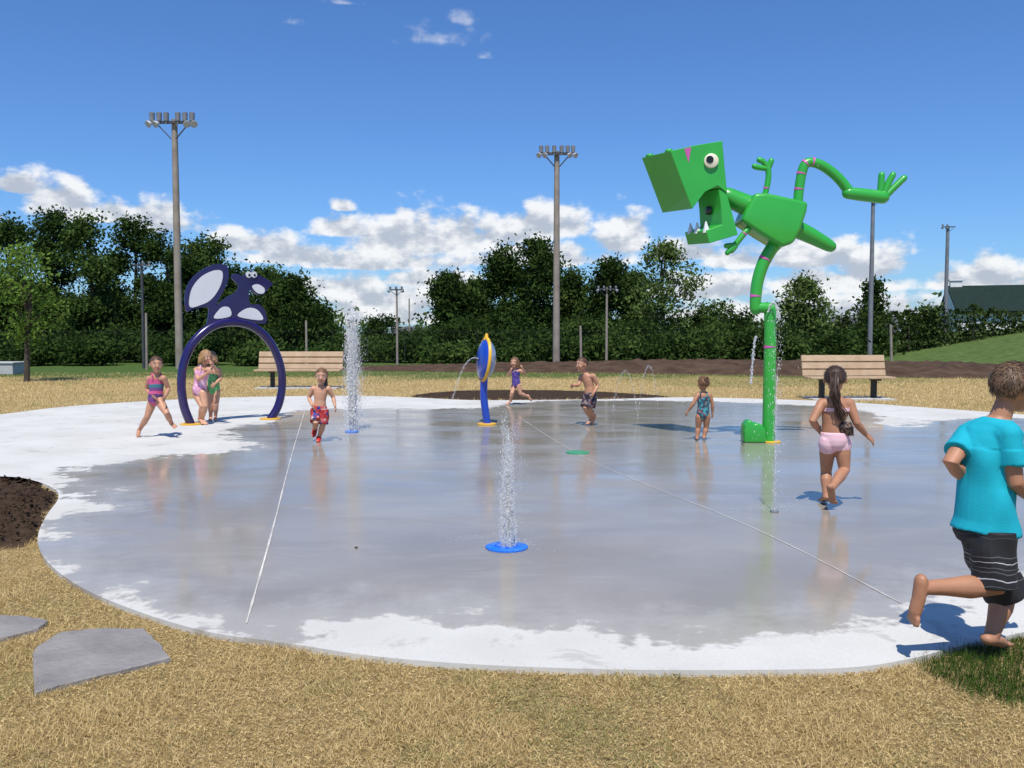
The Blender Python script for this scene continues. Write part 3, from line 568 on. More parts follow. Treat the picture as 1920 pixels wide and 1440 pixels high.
# ------------------------------------------------------------------ purple arch
mpur = mat('purple_paint', (.014,.006,.075), .25, .12, 3, coat=.5); myel = mat('yellow_paint', (.75,.42,.03), .4, .15, 4); mwp = mat('white_panel', (.66,.66,.68), .35, .04, 4); mblk = mat('black_paint', (.01,.01,.01), .3)
A0 = g(359, 796); A1 = g(507, 786); org = (A0+A1)/2; root = empty('water_arch', org, 'purple tube arch topped by a flat purple and white squirrel panel', 'spray arch')
path = [(358,796),(345,762),(340,722),(345,680),(363,642),(396,613),(434,604),(473,612),(505,640),(524,680),(529,722),(522,760),(507,786)]
PP = catmull([onplane(*p, A0, A1) for p in path], False, 6); m = MB(); m.tube(PP, .066, 16); m.build('arch_tube', mpur, root, org)
for p in (A0, A1):
    m = MB(); m.tube([p+Vector((0,0,.002)), p+Vector((0,0,.018)), p+Vector((0,0,.022))], [.17,.17,.14], 24); m.build('base_plate', myel, root, org)
nv = (A1-A0).cross(Vector((0,0,1))).normalized(); nv = nv if nv.y < 0 else -nv
def panel(px, name, m_, off, th, par=root, k=4):
    P = catmull([onplane(*p, A0, A1)+nv*off for p in px], True, k); mm = MB(); mm.prism(P, -nv*th); return mm.build(name, m_, par, org, False)
panel([(349,584),(346,558),(353,532),(370,512),(394,498),(415,495),(427,503),(428,522),(419,545),(408,565),(401,585),(399,606),(387,614),(390,592),(390,577),(375,577),(360,580)], 'tail_panel', mpur, .012, .024)
panel([(433,520),(442,513),(455,517),(468,508),(485,516),(500,523),(511,533),(503,540),(495,551),(482,553),(470,544),(466,554),(470,570),(486,571),(497,584),(498,606),(470,604),(432,598),(404,604),(388,612),(394,592),(406,574),(422,559),(440,549),(446,536)], 'body_panel', mpur, .010, .020)
for px in ([(356,576),(355,556),(362,536),(378,518),(398,508),(412,507),(417,514),(414,532),(404,551),(392,564),(378,571)], [(401,597),(409,582),(419,575),(430,578),(431,593)], [(447,594),(453,583),(469,577),(484,583),(491,600)], [(472,537),(483,533),(495,541),(493,550),(481,549)]):
    panel(px, 'white_inset', mwp, .018, .036)
for ex in (465, 475):
    c = onplane(ex, 515, A0, A1)+nv*.02; m = MB(); m.tube([c, c+nv*.010], .05, 16); e = m.build('eye', mwp, root, org); m = MB(); c2 = onplane(ex+1, 516, A0, A1)+nv*.031; m.tube([c2, c2+nv*.004], .02, 10); m.build('pupil', mblk, e, org)
# ------------------------------------------------------------------ blue spray disc
mblue = mat('blue_paint', (.010,.055,.42), .25, .12, 3, coat=.5); mdome = mat('dome_blue', (.10,.16,.34), .12, .3, 9, col2=(.32,.38,.5), coat=.6)
b0 = g(913, 796); Yb = b0.y; root = empty('spray_disc', b0, 'blue curved post carrying a blue dish with yellow rim that squirts water', 'spray feature')
m = MB(); m.tube(catmull([at(914,796,Yb),at(910,770,Yb),at(907,740,Yb),at(908,708,Yb)], False, 5), .058, 14); m.build('post', mblue, root, b0)
m = MB(); m.tube([b0+Vector((0,0,.002)), b0+Vector((0,0,.02)), b0+Vector((0,0,.024))], [.15,.15,.12], 24); m.build('base_plate', myel, root, b0)
c = at(908, 674, Yb); nd = Vector((-.93,-.30,.1)).normalized(); sd_ = nd.cross(Vector((0,0,1))).normalized(); ud = sd_.cross(nd).normalized()
m = MB(); pts = [c+(sd_*cos(a)*.30+ud*sin(a)*.325) for a in np.linspace(0, 2*pi, 41)]; m.tube(pts, .026, 8, up=nd); m.build('rim', myel, root, b0)
def dome(h, r, m_, name, sgn):
    rings = [[c+nd*sgn*(h*sin(t_))+(sd_*cos(a)*.29+ud*sin(a)*.315)*cos(t_)*r for a in np.linspace(0, 2*pi, 25)[:-1]] for t_ in np.linspace(0, 1.52, 8)]; mm = MB(); mm.loft(rings); return mm.build(name, m_, root, b0)
dome(.10, 1, mblue, 'dish', 1); dome(.17, .98, mdome, 'dome', -1)
m = MB(); m.tube([c+ud*.30, c+ud*.40], [.04,.02], 10); m.build('cap', myel, root, b0)
m = MB(); m.tube([c+nd*.09, c+nd*.16], [.03,.02], 10); m.build('nozzle', mblk, root, b0)
# ------------------------------------------------------------------ green dinosaur
mgrn = mat('green_paint', (.030,.36,.040), .34, .08, 2, coat=.3); mpink = mat('pink_paint', (.55,.10,.36), .35, .1, 4); mnoz = mat('nozzle_black', (.02,.025,.02), .4); meyew = mat('eye_cream', (.74,.70,.52), .35, .05)
b0 = g(1441, 829); Yd = b0.y+.02; root = empty('dinosaur_spray_sculpture', b0, 'tall green dinosaur sculpture with square head balancing on one bent leg', 'spray sculpture')
def T(px, dy=0): return [at(p[0], p[1], Yd+(p[2] if len(p) > 2 else 0)+dy) for p in px]
SP = F/Yd
def dtube(px, r, name, k=6, n=16, par=root, m_=mgrn, rnd=True):
    P = catmull(T(px), False, k); m = MB()
    if isinstance(r, (list, tuple)): r = list(np.interp(np.linspace(0, 1, len(P)), np.linspace(0, 1, len(r)), r))
    else: r = [r]*len(P)
    m.tube(P, [q/SP for q in r], n, rnd); o = m.build(name, m_, par, b0); return o, P, r
pole, pp, pr = dtube([(1441,829),(1442,760),(1443,700),(1444,640),(1444,578)], [12,11.5,11], 'pole')
dtube([(1447,578),(1430,577),(1418,577)], 10, 'knee_joint')
leg, lp_, lr = dtube([(1416,580),(1417,555),(1421,525),(1432,492),(1450,462),(1470,445)], [10,11,12,13], 'leg')
m = MB(); m.prism(T([(1391,414),(1400,392),(1416,361),(1440,361),(1517,378),(1514,396),(1502,432),(1489,456),(1468,463),(1430,440)], -.22), (0,.46,0)); m.build('torso', mgrn, root, b0, True, .05, 4)
dtube([(1425,392),(1400,385),(1362,368)], [22,20,17], 'neck')
dtube([(1490,428,.05),(1520,442,.1),(1557,462,.15)], [17,15,11], 'tail')
arm, ap, ar = dtube([(1434,366,.05),(1438,350,.05),(1441,330,.05),(1440,316,.05)], 5.5, 'arm')
for q in ([(1440,318),(1446,302)],[(1440,316),(1432,304),(1424,300)],[(1438,316),(1422,314),(1415,312)]): dtube([(a,b_,.05) for a, b_ in q], [5,5.5], 'finger', 3, 10, arm)
arm2, ap2, ar2 = dtube([(1412,420,-.1),(1400,432,-.14),(1384,452,-.16),(1376,462,-.16)], 5.5, 'arm')
for q in ([(1378,460),(1362,461)],[(1376,462),(1364,474)],[(1378,462),(1372,470)]): dtube([(a,b_,-.16) for a, b_ in q], [5.5,5], 'finger', 3, 10, arm2)
leg2, l2, l2r = dtube([(1496,378),(1499,350),(1504,322),(1512,306),(1530,306),(1552,317),(1575,337),(1594,362)], [9,9,9,9.5], 'leg')
foot, _, _ = dtube([(1590,362),(1615,365),(1655,370)], [11,12,12], 'foot')
for q in ([(1650,366),(1652,345),(1653,328)],[(1658,364),(1665,345),(1674,328)],[(1662,366),(1678,350),(1695,334)]): dtube(q, [6.5,6], 'toe', 4, 12, foot)
# head
hA = at(1257,283,Yd-.28); hF = at(1203,296,Yd+.30); vec = hF-hA
near = [(1257,283),(1300,273),(1355,264),(1359,310),(1364,362),(1346,348),(1322,360),(1298,392)]
m = MB(); m.prism(T(near, -.28), vec); head = m.build('head', mgrn, root, b0, False, .006, 1)
m = MB(); m.prism([p+vec*.03 for p in T([(1350,354),(1364,360),(1374,395),(1386,440),(1332,456),(1326,432),(1356,421),(1354,386)], -.28)], vec*.70); m.build('lower_jaw', mgrn, head, b0, False, .006, 1)
c = T([(1354,392)], -.28)[0]+vec*.38; m = MB(); dn = (T([(1326,392)], -.28)[0]-T([(1354,392)], -.28)[0]).normalized(); m.tube([c-dn*.01, c+dn*.05, c+dn*.055], [.055,.05,.03], 14); m.build('nozzle', mnoz, head, b0)
for f in (.12, .40, .62):
    m = MB(); p = T([(1332,431)], -.28)[0]+vec*f; m.tube([p+Vector((0,0,-.03)), p+Vector((-.01,0,.11))], [.05,.008], 8); m.build('tooth', mwp, head, b0)
c = at(1333,302,Yd-.285); m = MB(); m.tube([c+Vector((0,.01,0)), c+Vector((0,-.03,0)), c+Vector((0,-.036,0))], [.088,.088,.08], 24); e = m.build('eye', meyew, head, b0)
c = at(1331,299,Yd-.325); m = MB(); m.tube([c, c+Vector((0,-.006,0))], .046, 18); m.build('pupil', mblk, e, b0)
for fx in (.18, .85):
    p = T([(1262,281)], -.28)[0]+vec*fx; m = MB(); m.ell(p+Vector((.02,0,.0)), (.055,.05,.03)); m.build('nostril', mgrn, head, b0)
m = MB(); m.prism(T([(1283,278.5),(1296,276),(1291,305)], -.284), (0,.002,0)); m.build('stripe', mpink, head, b0, False)
def stripe(P, rr, f, par, width=.042, arc=1.25, face=(-.3,-1,0)):
    i = int(f*(len(P)-2)); p = P[i]; t_ = (P[i+1]-P[i]).normalized(); r = rr[i]/SP+.004; u = Vector(face); u = (u-t_*u.dot(t_)).normalized(); w = t_.cross(u); vs = []; fs = []; K = 14
    for k in range(K+1):
        a = -arc+2*arc*k/K; hw = width*(1-k/K)*.9+.001; q = p+(u*cos(a)+w*sin(a))*r; vs += [q-t_*hw*.5, q+t_*hw*.5]
        if k: fs.append((2*k-2, 2*k-1, 2*k+1, 2*k))
    mm = MB(); mm.add(vs, fs); mm.build('stripe', mpink, par, b0)
stripe(pp, pr, .78, pole, .05)
for f in (.22, .68): stripe(lp_, lr, f, leg, .05)
for f in (.14, .28, .42, .56): stripe(l2, l2r, f, leg2)
stripe(ap, ar, .35, arm, .035)
stripe(ap2, ar2, .5, arm2, .03)
fb = T([(1396,829),(1395,812),(1397,797),(1403,789),(1410,788),(1415,796),(1421,793),(1430,797),(1436,806),(1437,829)], -.12)
for p in fb[:1]+fb[-1:]: p.z = .002
m = MB(); m.prism(fb, (0,.20,0)); m.build('foot_block', mgrn, root, b0, True, .02, 3)
m = MB(); m.tube([b0+Vector((.03,0,.002)), b0+Vector((.03,0,.014)), b0+Vector((.03,0,.018))], [.125,.125,.11], 24); m.build('base_plate', myel, root, b0)
# ground fittings
def disc(px, py, r, m_, name, label, ring=False):
    p = g(px, py); m = MB(); m.tube([p+Vector((0,0,.001)), p+Vector((0,0,.010)), p+Vector((0,0,.012))], [r,r,r*.93], 32)
    if ring:
        for k in range(9):
            a = k*2*pi/8; q = p+Vector((cos(a)*r*.5, sin(a)*r*.5, .012)) if k < 8 else p+Vector((0,0,.012)); m.tube([q, q+Vector((0,0,.012))], r*.07, 8)
    tag(m.build(name, m_, None, p, top=True), label, 'nozzle plate')
disc(950, 1027, .14, mat('plate_blue', (.01,.16,.68), .3, .1), 'nozzle_plate', 'round bright blue nozzle plate under the nearest water jet', True)
disc(1083, 849, .14, mat('plate_green', (.05,.32,.14), .35, .1), 'nozzle_plate', 'flat green nozzle plate set in the wet concrete')
disc(660, 810, .10, MATS['plate_blue'], 'nozzle_plate', 'blue nozzle plate under the tall far water jet')
disc(1452, 960, .035, msteel, 'nozzle_plate', 'small grey nozzle plate under the jet in front of the dinosaur')
p = g(668, 1028); m = MB(); m.ell(p+Vector((0,0,.006)), (.012,.009,.006), None, 8, 6); tag(m.build('pebble', mbark, None, p, top=True), 'dark pebble on the wet concrete left of the nearest jet', 'pebble')
# ------------------------------------------------------------------ water
mwat = bpy.data.materials.new('water_spray'); t, N, L = nt(mwat); N.remove(N['Principled BSDF'])
dW = N.new('ShaderNodeBsdfDiffuse'); dW.inputs[0].default_value = (.95,.96,.97,1); tW = N.new('ShaderNodeBsdfTranslucent'); tW.inputs[0].default_value = (.95,.96,.97,1); gW = N.new('ShaderNodeBsdfGlossy'); gW.inputs['Roughness'].default_value = .15
pW = N.new('ShaderNodeBsdfTransparent'); x1 = N.new('ShaderNodeMixShader'); x2 = N.new('ShaderNodeMixShader'); x3 = N.new('ShaderNodeMixShader'); gi_ = N.new('ShaderNodeNewGeometry'); mrw = N.new('ShaderNodeMapRange'); mrw.inputs[3].default_value = .25; mrw.inputs[4].default_value = .95
L.new(gi_.outputs['Random Per Island'], mrw.inputs[0]); x1.inputs[0].default_value = .45; x2.inputs[0].default_value = .15
L.new(dW.outputs[0], x1.inputs[1]); L.new(tW.outputs[0], x1.inputs[2]); L.new(x1.outputs[0], x2.inputs[1]); L.new(gW.outputs[0], x2.inputs[2]); L.new(mrw.outputs[0], x3.inputs[0]); L.new(pW.outputs[0], x3.inputs[1]); L.new(x2.outputs[0], x3.inputs[2]); L.new(x3.outputs[0], N['Material Output'].inputs[0])
OCT = np.array([(1,0,0),(0,1,0),(-1,0,0),(0,-1,0),(0,0,1),(0,0,-1)], float); OT = np.array([(0,1,4),(1,2,4),(2,3,4),(3,0,4),(1,0,5),(2,1,5),(3,2,5),(0,3,5)])
def drops(P, vel, s):
    n = len(P); d = vel/np.maximum(1e-6, np.linalg.norm(vel, axis=1))[:,None]; e1 = np.cross(d, np.array([.3,.9,.1])); e1 /= np.linalg.norm(e1, axis=1)[:,None]; e2 = np.cross(d, e1)
    st = 1+np.minimum(5.0, np.linalg.norm(vel, axis=1)*1.0); V = (P[:,None]+OCT[None,:,0:1]*e1[:,None]*s[:,None,None]+OCT[None,:,1:2]*e2[:,None]*s[:,None,None]+OCT[None,:,2:3]*d[:,None]*(s*st)[:,None,None]).reshape(-1, 3)
    return np_mesh(V, (np.arange(n)[:,None,None]*6+OT[None]).reshape(-1, 3))
def jetpts(h, spread, n, src=.02, lo=.5, drift=(0,0), nth=46):
    G = 9.81; v0 = sqrt(2*G*h); th = RG.normal(0, 1, (nth,2)); pick = RG.integers(0, nth, n)
    kt = RG.uniform(lo, 1, nth)**.5; k = np.clip(kt[pick]*(1-.10*RG.uniform(0,1,n)**2), .1, 1); vz = v0*k
    tt = RG.beta(1.0, 1.15, n)*2*vz/G; ph = RG.uniform(0, 6.28, nth)[pick]; keep = (np.sin(tt*v0*9+ph)+RG.normal(0,.7,n)) > -.5
    u = (th[pick]+RG.normal(0, .22, (n,2)))*spread
    so_ = RG.normal(0, src, (nth,2))[pick]+RG.normal(0, src*.12, (n,2))
    P = np.stack([so_[:,0]+(u[:,0]+drift[0])*tt, so_[:,1]+(u[:,1]+drift[1])*tt, vz*tt-.5*G*tt*tt+.01], 1)
    return P[keep], np.stack([u[:,0], u[:,1], vz-G*tt], 1)[keep]
def jet(px, py, parts, label, splash=.3, ns=500, ss=.004):
    p = g(px, py); Ps, Vs, Ss = [], [], []
    for (h, spread, n, s0, s1, src, lo, dr, *nn) in parts:
        P, V = jetpts(h, spread, n, src, lo, dr, nn[0] if nn else 46); Ps.append(P); Vs.append(V); Ss.append(np.exp(RG.uniform(np.log(s0), np.log(s1), len(P))))
    P, V = jetpts(.07, splash*3, ns, splash*.5, .1); Ps.append(P); Vs.append(V); Ss.append(RG.uniform(ss*.4, ss, len(P)))
    o = link('water_jet', drops(np.concatenate(Ps), np.concatenate(Vs), np.concatenate(Ss)), mwat, loc=p); return tag(o, label, 'water jet')
jet(660, 809, [(1.45,.02,15000,.002,.0055,.022,.35,(0,0),22),(1.80,.045,12000,.002,.006,.018,.5,(.02,0),34),(2.05,.085,7500,.0015,.0055,.018,.6,(.03,0),60),(1.7,.18,3200,.001,.0038,.02,.35,(.10,0),90)], 'tall foaming white water jet on the far side of the pad', .35, 600, .0035)
jet(952, 1028, [(.48,.016,13000,.0009,.0026,.020,.25,(0,0),16),(.70,.024,12000,.0009,.0028,.018,.35,(0,0),22),(.92,.048,7000,.0008,.0030,.016,.45,(.01,0),36),(.74,.13,1500,.0006,.0022,.02,.25,(.02,0),60)], 'nearest water jet rising in a bundle from the blue plate', .2, 900, .0018)
jet(1452, 960, [(1.35,.012,900,.0008,.0022,.005,.75,(-.01,0),8),(1.74,.04,620,.001,.0036,.008,.80,(-.02,0),20),(1.7,.13,160,.001,.0032,.01,.7,(-.1,0))], 'thin tall water jet in front of the green dinosaur pole', .25, 600, .002)
def arc(p0, v, n, s, label, T_=1.0):
    G = 9.81; tt = RG.uniform(0, T_, n); P = np.stack([v[0]*tt, v[1]*tt, v[2]*tt-.5*G*tt*tt], 1)+RG.normal(0, .005, (n,3))*(1+tt[:,None]*2); V = np.stack([np.full(n,v[0]), np.full(n,v[1]), v[2]-G*tt], 1)
    tag(link('water_arc', drops(P, V, RG.uniform(s*.4, s, n)), mwat, loc=p0), label, 'water arc')
arc(at(897,673,Yb-.1), (-.95,-.1,.6), 480, .003, 'thin arc of water squirting left from the blue dish', .42)
p = g(1196, 782); arc(p, (-.55,0,3.9), 380, .003, 'thin water arc bending left beside the running boy in dark shorts', .78); arc(p, (.45,.2,4.1), 380, .003, 'thin water arc bending right beside the running boy in dark shorts', .8)
p = at(1418, 632, 10.6); arc(p, (-.15,0,.2), 420, .005, 'short sheet of water falling left of the dinosaur pole', .36)
p = at(1440, 585, Yd-.1); arc(p, (.35,-.2,1.5), 480, .006, 'burst of white spray at the dinosaur knee', .36)
# ------------------------------------------------------------------ people
def skinmat(name, c): return mat(name, c, .5, .10, 14, spec=.4)
SK = {'fair': skinmat('skin_fair', (.55,.29,.18)), 'tan': skinmat('skin_tan', (.41,.195,.11)), 'mid': skinmat('skin_mid', (.48,.24,.145))}
HM = {'brown': mat('hair_brown', (.085,.042,.020), .5, .4, 25), 'dark': mat('hair_dark', (.055,.029,.017), .5, .4, 25), 'blond': mat('hair_blond', (.34,.20,.085), .5, .35, 25), 'lightbrown': mat('hair_light_brown', (.17,.085,.038), .5, .4, 25), 'boy': mat('hair_warm_brown', (.125,.072,.038), .6, .4, 25)}
meye = mat('eye_white', (.75,.74,.72), .2, .02); miris = mat('iris', (.03,.018,.01), .2, .1); mlip = mat('lip', (.42,.13,.10), .45, .1)
def orth(v, ax): v = Vector(v); return (v-ax*v.dot(ax)).normalized()
def person(label, J, gp, S, tf, fd, skin, hair, wear, vox=.0058, hs=1.0):
    G0 = g(*gp); Y0 = G0.y; Wd = {k: at(v[0], v[1], Y0+(v[2] if len(v) > 2 else 0)) for k, v in J.items()}
    ax = (Wd['neck']-Wd['pelvis']).normalized(); fr = orth(tf, ax); lat = fr.cross(ax).normalized()
    if (Wd['shR']-Wd['shL']).dot(lat) < 0: lat = -lat
    el = lambda c, rx, ry, n=20: [c+lat*cos(2*pi*k/n)*rx+fr*sin(2*pi*k/n)*ry for k in range(n)]
    pv, wa, ch, nk, hd = (Wd[k] for k in ('pelvis','waist','chest','neck','head'))
    prof = [(pv-ax*.075*S,.030,.040),(pv-ax*.05*S,.068,.060),(pv,.088,.070),((pv+wa)/2,.083,.066),(wa,.076,.061),((wa+ch)/2,.083,.064),(ch,.090,.064),(ch.lerp(nk,.55),.086,.055),(ch.lerp(nk,.85),.055,.044),(nk,.036,.036)]
    mb = MB(); mb.loft([el(c, a*S, b_*S) for c, a, b_ in prof])
    hh = .198*S**.35*hs
    f_ = Vector(fd).normalized(); hu = orth((hd-nk).normalized()*.4+Vector((0,0,1)), f_); hsid = f_.cross(hu).normalized(); HR = Matrix((f_, hsid, hu)).transposed()
    hp = lambda a, b_, c: hd+HR@Vector((a*hh, b_*hh, c*hh))
    mb.tube([nk-ax*.03*S, nk.lerp(hp(-.06,0,-.2),.5), hp(-.05,0,-.15)], [.037*S,.033*S,.034*S], 14)
    mb.ell(hp(-.03,0,.08), (.47*hh,.385*hh,.42*hh), HR, 24, 16); mb.ell(hp(.13,0,-.24), (.27*hh,.265*hh,.27*hh), HR, 18, 12); mb.ell(hp(.12,0,-.05), (.33*hh,.33*hh,.25*hh), HR, 18, 12)
    mb.tube([hp(.42,0,.0), hp(.50,0,-.12), hp(.47,0,-.15)], [.03*hh,.055*hh,.05*hh], 8, True); mb.ell(hp(.30,0,-.44), (.10*hh,.12*hh,.07*hh), HR, 10, 8)
    for s in (-1, 1):
        mb.ell(hp(-.04, s*.40, -.06), (.085*hh,.04*hh,.12*hh), HR, 10, 8); mb.ell(hp(.30, s*.17, -.16), (.12*hh,.12*hh,.11*hh), HR, 10, 8)
    legs = {}
    for k in 'LR':
        sh, e_, wr = Wd['sh'+k], Wd['el'+k], Wd['wr'+k]
        mb.tube([ch.lerp(nk,.5), sh-ax*.005*S], [.042*S,.037*S], 12, True)
        mb.tube([sh, sh.lerp(e_,.4), e_, e_.lerp(wr,.3), wr], [.036*S,.034*S,.0265*S,.0275*S,.018*S], 12, True)
        h = (wr-e_).normalized(); pn = orth((wa-wr), h); spn = h.cross(pn)
        if J.get('hd'+k): h = (at(J['hd'+k][0], J['hd'+k][1], Y0+J['hd'+k][2])-wr).normalized(); pn = orth(pn, h); spn = h.cross(pn)
        rr = lambda c, a, b_: [c+spn*cos(2*pi*q/12)*a*S+pn*sin(2*pi*q/12)*b_*S for q in range(12)]
        mb.loft([rr(wr-h*.01*S,.017,.015), rr(wr+h*.02*S,.024,.014), rr(wr+h*.045*S,.029,.013), rr(wr+h*.062*S,.027,.011)])
        for q, (o_, ln) in enumerate(((-.0225,.036),(-.0078,.043),(.0075,.040),(.022,.030))):
            p0 = wr+h*.055*S+spn*o_*S; d1 = (h+spn*o_*9+pn*.15).normalized(); d2 = (h+spn*o_*8+pn*.65).normalized(); mb.tube([p0, p0+d1*ln*.55*S, p0+d1*ln*.55*S+d2*ln*.5*S], [.0075*S,.007*S,.006*S], 8, True)
        sg = 1 if spn.dot(fr) > 0 else -1; p0 = wr+h*.018*S+spn*sg*.018*S; d1 = (h*.6+spn*sg*.8+pn*.2).normalized(); mb.tube([p0, p0+d1*.022*S, p0+d1*.022*S+(d1+h*.6).normalized()*.018*S], [.010*S,.0085*S,.007*S], 8, True)
        hi, kn, an, to = Wd['hip'+k], Wd['kn'+k], Wd['an'+k], Wd['toe'+k]
        mb.tube([hi+ax*.01*S, hi.lerp(kn,.4), kn, kn.lerp(an,.35), kn.lerp(an,.7), an], [.058*S,.052*S,.038*S,.040*S,.029*S,.0245*S], 14, True)
        ftd = (to-an).normalized(); shn = (an-kn).normalized(); heel = an+shn*.012*S-orth(ftd, shn)*.022*S; tip = an+ftd*.128*S; fl = (tip-heel).normalized(); fs_ = fl.cross(shn).normalized()
        fp = [heel, heel.lerp(tip,.4)-shn*.004*S, heel.lerp(tip,.72), heel.lerp(tip,.9)]; frd = [.026*S,.026*S,.025*S,.018*S]; mb.tube(fp, frd, 12, True, up=fl.cross(fs_), flat=.82)
        for q in range(5): mb.tube([heel.lerp(tip,.84)+fs_*(q-2)*.0115*S, heel.lerp(tip,1.0-.02*abs(q-1))+fs_*(q-2)*.0125*S], [.009*S,.008*S], 8, True)
        legs[k] = (hi, kn, an, fp, frd, fs_, shn)
    me = remesh(mb, vox, G0, 2); zs = np.empty(len(me.vertices)*3, np.float32); me.vertices.foreach_get('co', zs); zmin = zs.reshape(-1,3)[:,2].min()
    root = empty('person', G0+Vector((0,0,.003-zmin)), label, 'person', None); link('body', me, SK[skin], root)
    for s in (-1, 1):
        c = hp(.365, s*.155, .02); mm = MB(); mm.ell(c, (.055*hh,.07*hh,.045*hh), HR, 12, 8); mm.ell(c+HR@Vector((.045*hh,0,0)), (.02*hh,.032*hh,.036*hh), HR, 10, 6, 1); mm.build('eye', [meye, miris], root, G0)
        mm = MB(); mm.tube([hp(.415, s*.07, .115), hp(.415, s*.16, .14), hp(.36, s*.25, .11)], [.014*hh,.018*hh,.010*hh], 6); mm.build('eyebrow', HM[hair[0]], root, G0)
    mm = MB(); mm.tube([hp(.355,-.12,-.26), hp(.40,-.05,-.285), hp(.405,.05,-.285), hp(.355,.12,-.26)], [.012*hh,.026*hh,.026*hh,.012*hh], 8, True); mm.build('mouth', mlip, root, G0)
    # hair
    hc = HM[hair[0]]; mm = MB(); nu, nv_ = 40, 26; dirs = []
    hl = lambda f: (-.62 if f < -.5 else -.62+(f+.5)*.95 if f < .2 else .05+(f-.2)*.62)
    vs, fs = [], []
    for i in range(nv_+1):
        for j in range(nu):
            th = pi*i/nv_; ph = 2*pi*j/nu; d = Vector((sin(th)*cos(ph), sin(th)*sin(ph), cos(th))); k_ = 1.05+.025*sin(ph*9+i)*sin(i*1.7)+.015*random.random()
            if d.z-hl(d.x) < .12: k_ = 1.03
            vs.append(hp(-.03+d.x*.47*k_, d.y*.385*k_, .08+d.z*.42*k_)); dirs.append(d)
    for i in range(nv_):
        for j in range(nu):
            q = (i*nu+j, i*nu+(j+1) % nu, (i+1)*nu+(j+1) % nu, (i+1)*nu+j)
            if all(dirs[a].z > hl(dirs[a].x) for a in q): fs.append(q)
    mm.add(vs, fs)
    for q in range(hair[2] if len(hair) > 2 else 260):
        d = Vector((random.gauss(0,1), random.gauss(0,1), random.gauss(0,1))).normalized()
        if d.z < hl(d.x)+.02: continue
        k_ = 1.05; p = hp(-.03+d.x*.47*k_, d.y*.385*k_, .08+d.z*.42*k_); nrm = (HR@d).normalized(); fl = HR@Vector((random.gauss(-.25,.35), random.gauss(0,.35), -1+.9*max(0,d.z))); fl = orth(fl, nrm)
        ln = random.uniform(.10,.22)*hh; sd2 = nrm.cross(fl).normalized()*.010*hh; a = p; b1 = p+fl*ln*.5+nrm*.022*hh; c1 = p+fl*ln+nrm*random.uniform(-.01,.035)*hh
        mm.add([a-sd2, a+sd2, b1+sd2, b1-sd2, c1], [(0,1,2,3),(3,2,4)])
    if hair[1] == 'long':
        pth = [at(p[0], p[1], Y0+p[2]) for p in hair[3]]
        for q in range(34):
            o_ = Vector((random.gauss(0,1), random.gauss(0,1), 0))*.075*hh; kk = [.9,.4,.9,.6,.95,.4]; wv = random.uniform(0,6.28); pp_ = [p+o_*kk[i]*1.3+Vector((random.gauss(0,.02)+.05*sin(wv+i*2.2),random.gauss(0,.02)+.03*cos(wv+i*2.2),0))*hh for i, p in enumerate(pth)]; pp_ = catmull(pp_, False, 4)
            mm.tube(pp_, list(np.linspace(.045, .010, len(pp_))*hh), 6)
    if hair[1] == 'bun':
        mm.ell(hp(-.40,0,.36), (.15*hh,.16*hh,.14*hh), HR, 12, 8)
        for q in range(24):
            a = random.uniform(0,6.28); p = hp(-.42,0,.36); mm.tube([p+HR@Vector((0,cos(a)*.12,sin(a)*.11))*hh, p+HR@Vector((-.12,cos(a+.8)*.12,sin(a+.8)*.12))*hh, p+HR@Vector((-.16-random.random()*.08,cos(a+2)*.1,sin(a+2)*.14))*hh], [.03*hh,.03*hh,.006*hh], 5)
    if hair[1] == 'bob':
        for q in range(60):
            a = random.uniform(.75, 2*pi-.75); d = (cos(a), sin(a)); mm.tube([hp(-.03+d[0]*.46,d[1]*.40,.15), hp(-.05+d[0]*.50,d[1]*.45,-.12), hp(-.06+d[0]*.48+random.gauss(0,.03),d[1]*.46+random.gauss(0,.03),-.42-random.random()*.18)], [.05*hh,.055*hh,.012*hh], 6)
    mm.build('hair', hc, root, G0)
    # clothing
    for w in wear:
        k = w[0]
        if k == 'suit':
            mm = MB(); e_ = .007; top = w[2]; rows = [(pv-ax*.082*S,.026,.042),(pv-ax*.055*S,.066,.062)]+prof[2:7]+[(ch.lerp(nk,top),.0875,.0585)]
            R_ = []
            P_ = catmull([Vector((a, b_, 0)) for c, a, b_ in rows], False, 3); C_ = catmull([c for c, a, b_ in rows], False, 3)
            for c, q in zip(C_, P_): R_.append(el(c, (q.x+e_/S*1.0)*S, (q.y+e_/S)*S, 28))
            mm.loft(R_)
            for s in (-1, 1):
                for fs2 in (1, -1):
                    mm.tube([ch.lerp(nk,top)+lat*s*.045*S+fr*fs2*.060*S-ax*.01*S, ch.lerp(nk,.72)+lat*s*.052*S+fr*fs2*.057*S, nk+lat*s*.05*S+fr*fs2*.012*S+ax*.003*S], [.010*S,.009*S,.009*S], 6)
            mm.build('swimsuit', w[1], root, G0)
        if k == 'brief':
            mm = MB(); e_ = .007; rows = [(pv-ax*.088*S,.030,.048),(pv-ax*.055*S,.078,.070),(pv-ax*.02*S,.092,.076),(pv+ax*.02*S,.089,.073),(pv+ax*.035*S,.086,.070)]
            mm.loft([el(c, a*S+e_, b_*S+e_, 28) for c, a, b_ in rows])
            for s, hk in ((-1,'L'), (1,'R')):
                hi, kn = legs[hk][0], legs[hk][1]; mm.tube([hi+ax*.01*S, hi.lerp(kn,.10)], [.064*S,.062*S], 16, True)
            m2 = remesh(mm, .007, G0, 3); link('bikini_bottom', m2, w[1], root)
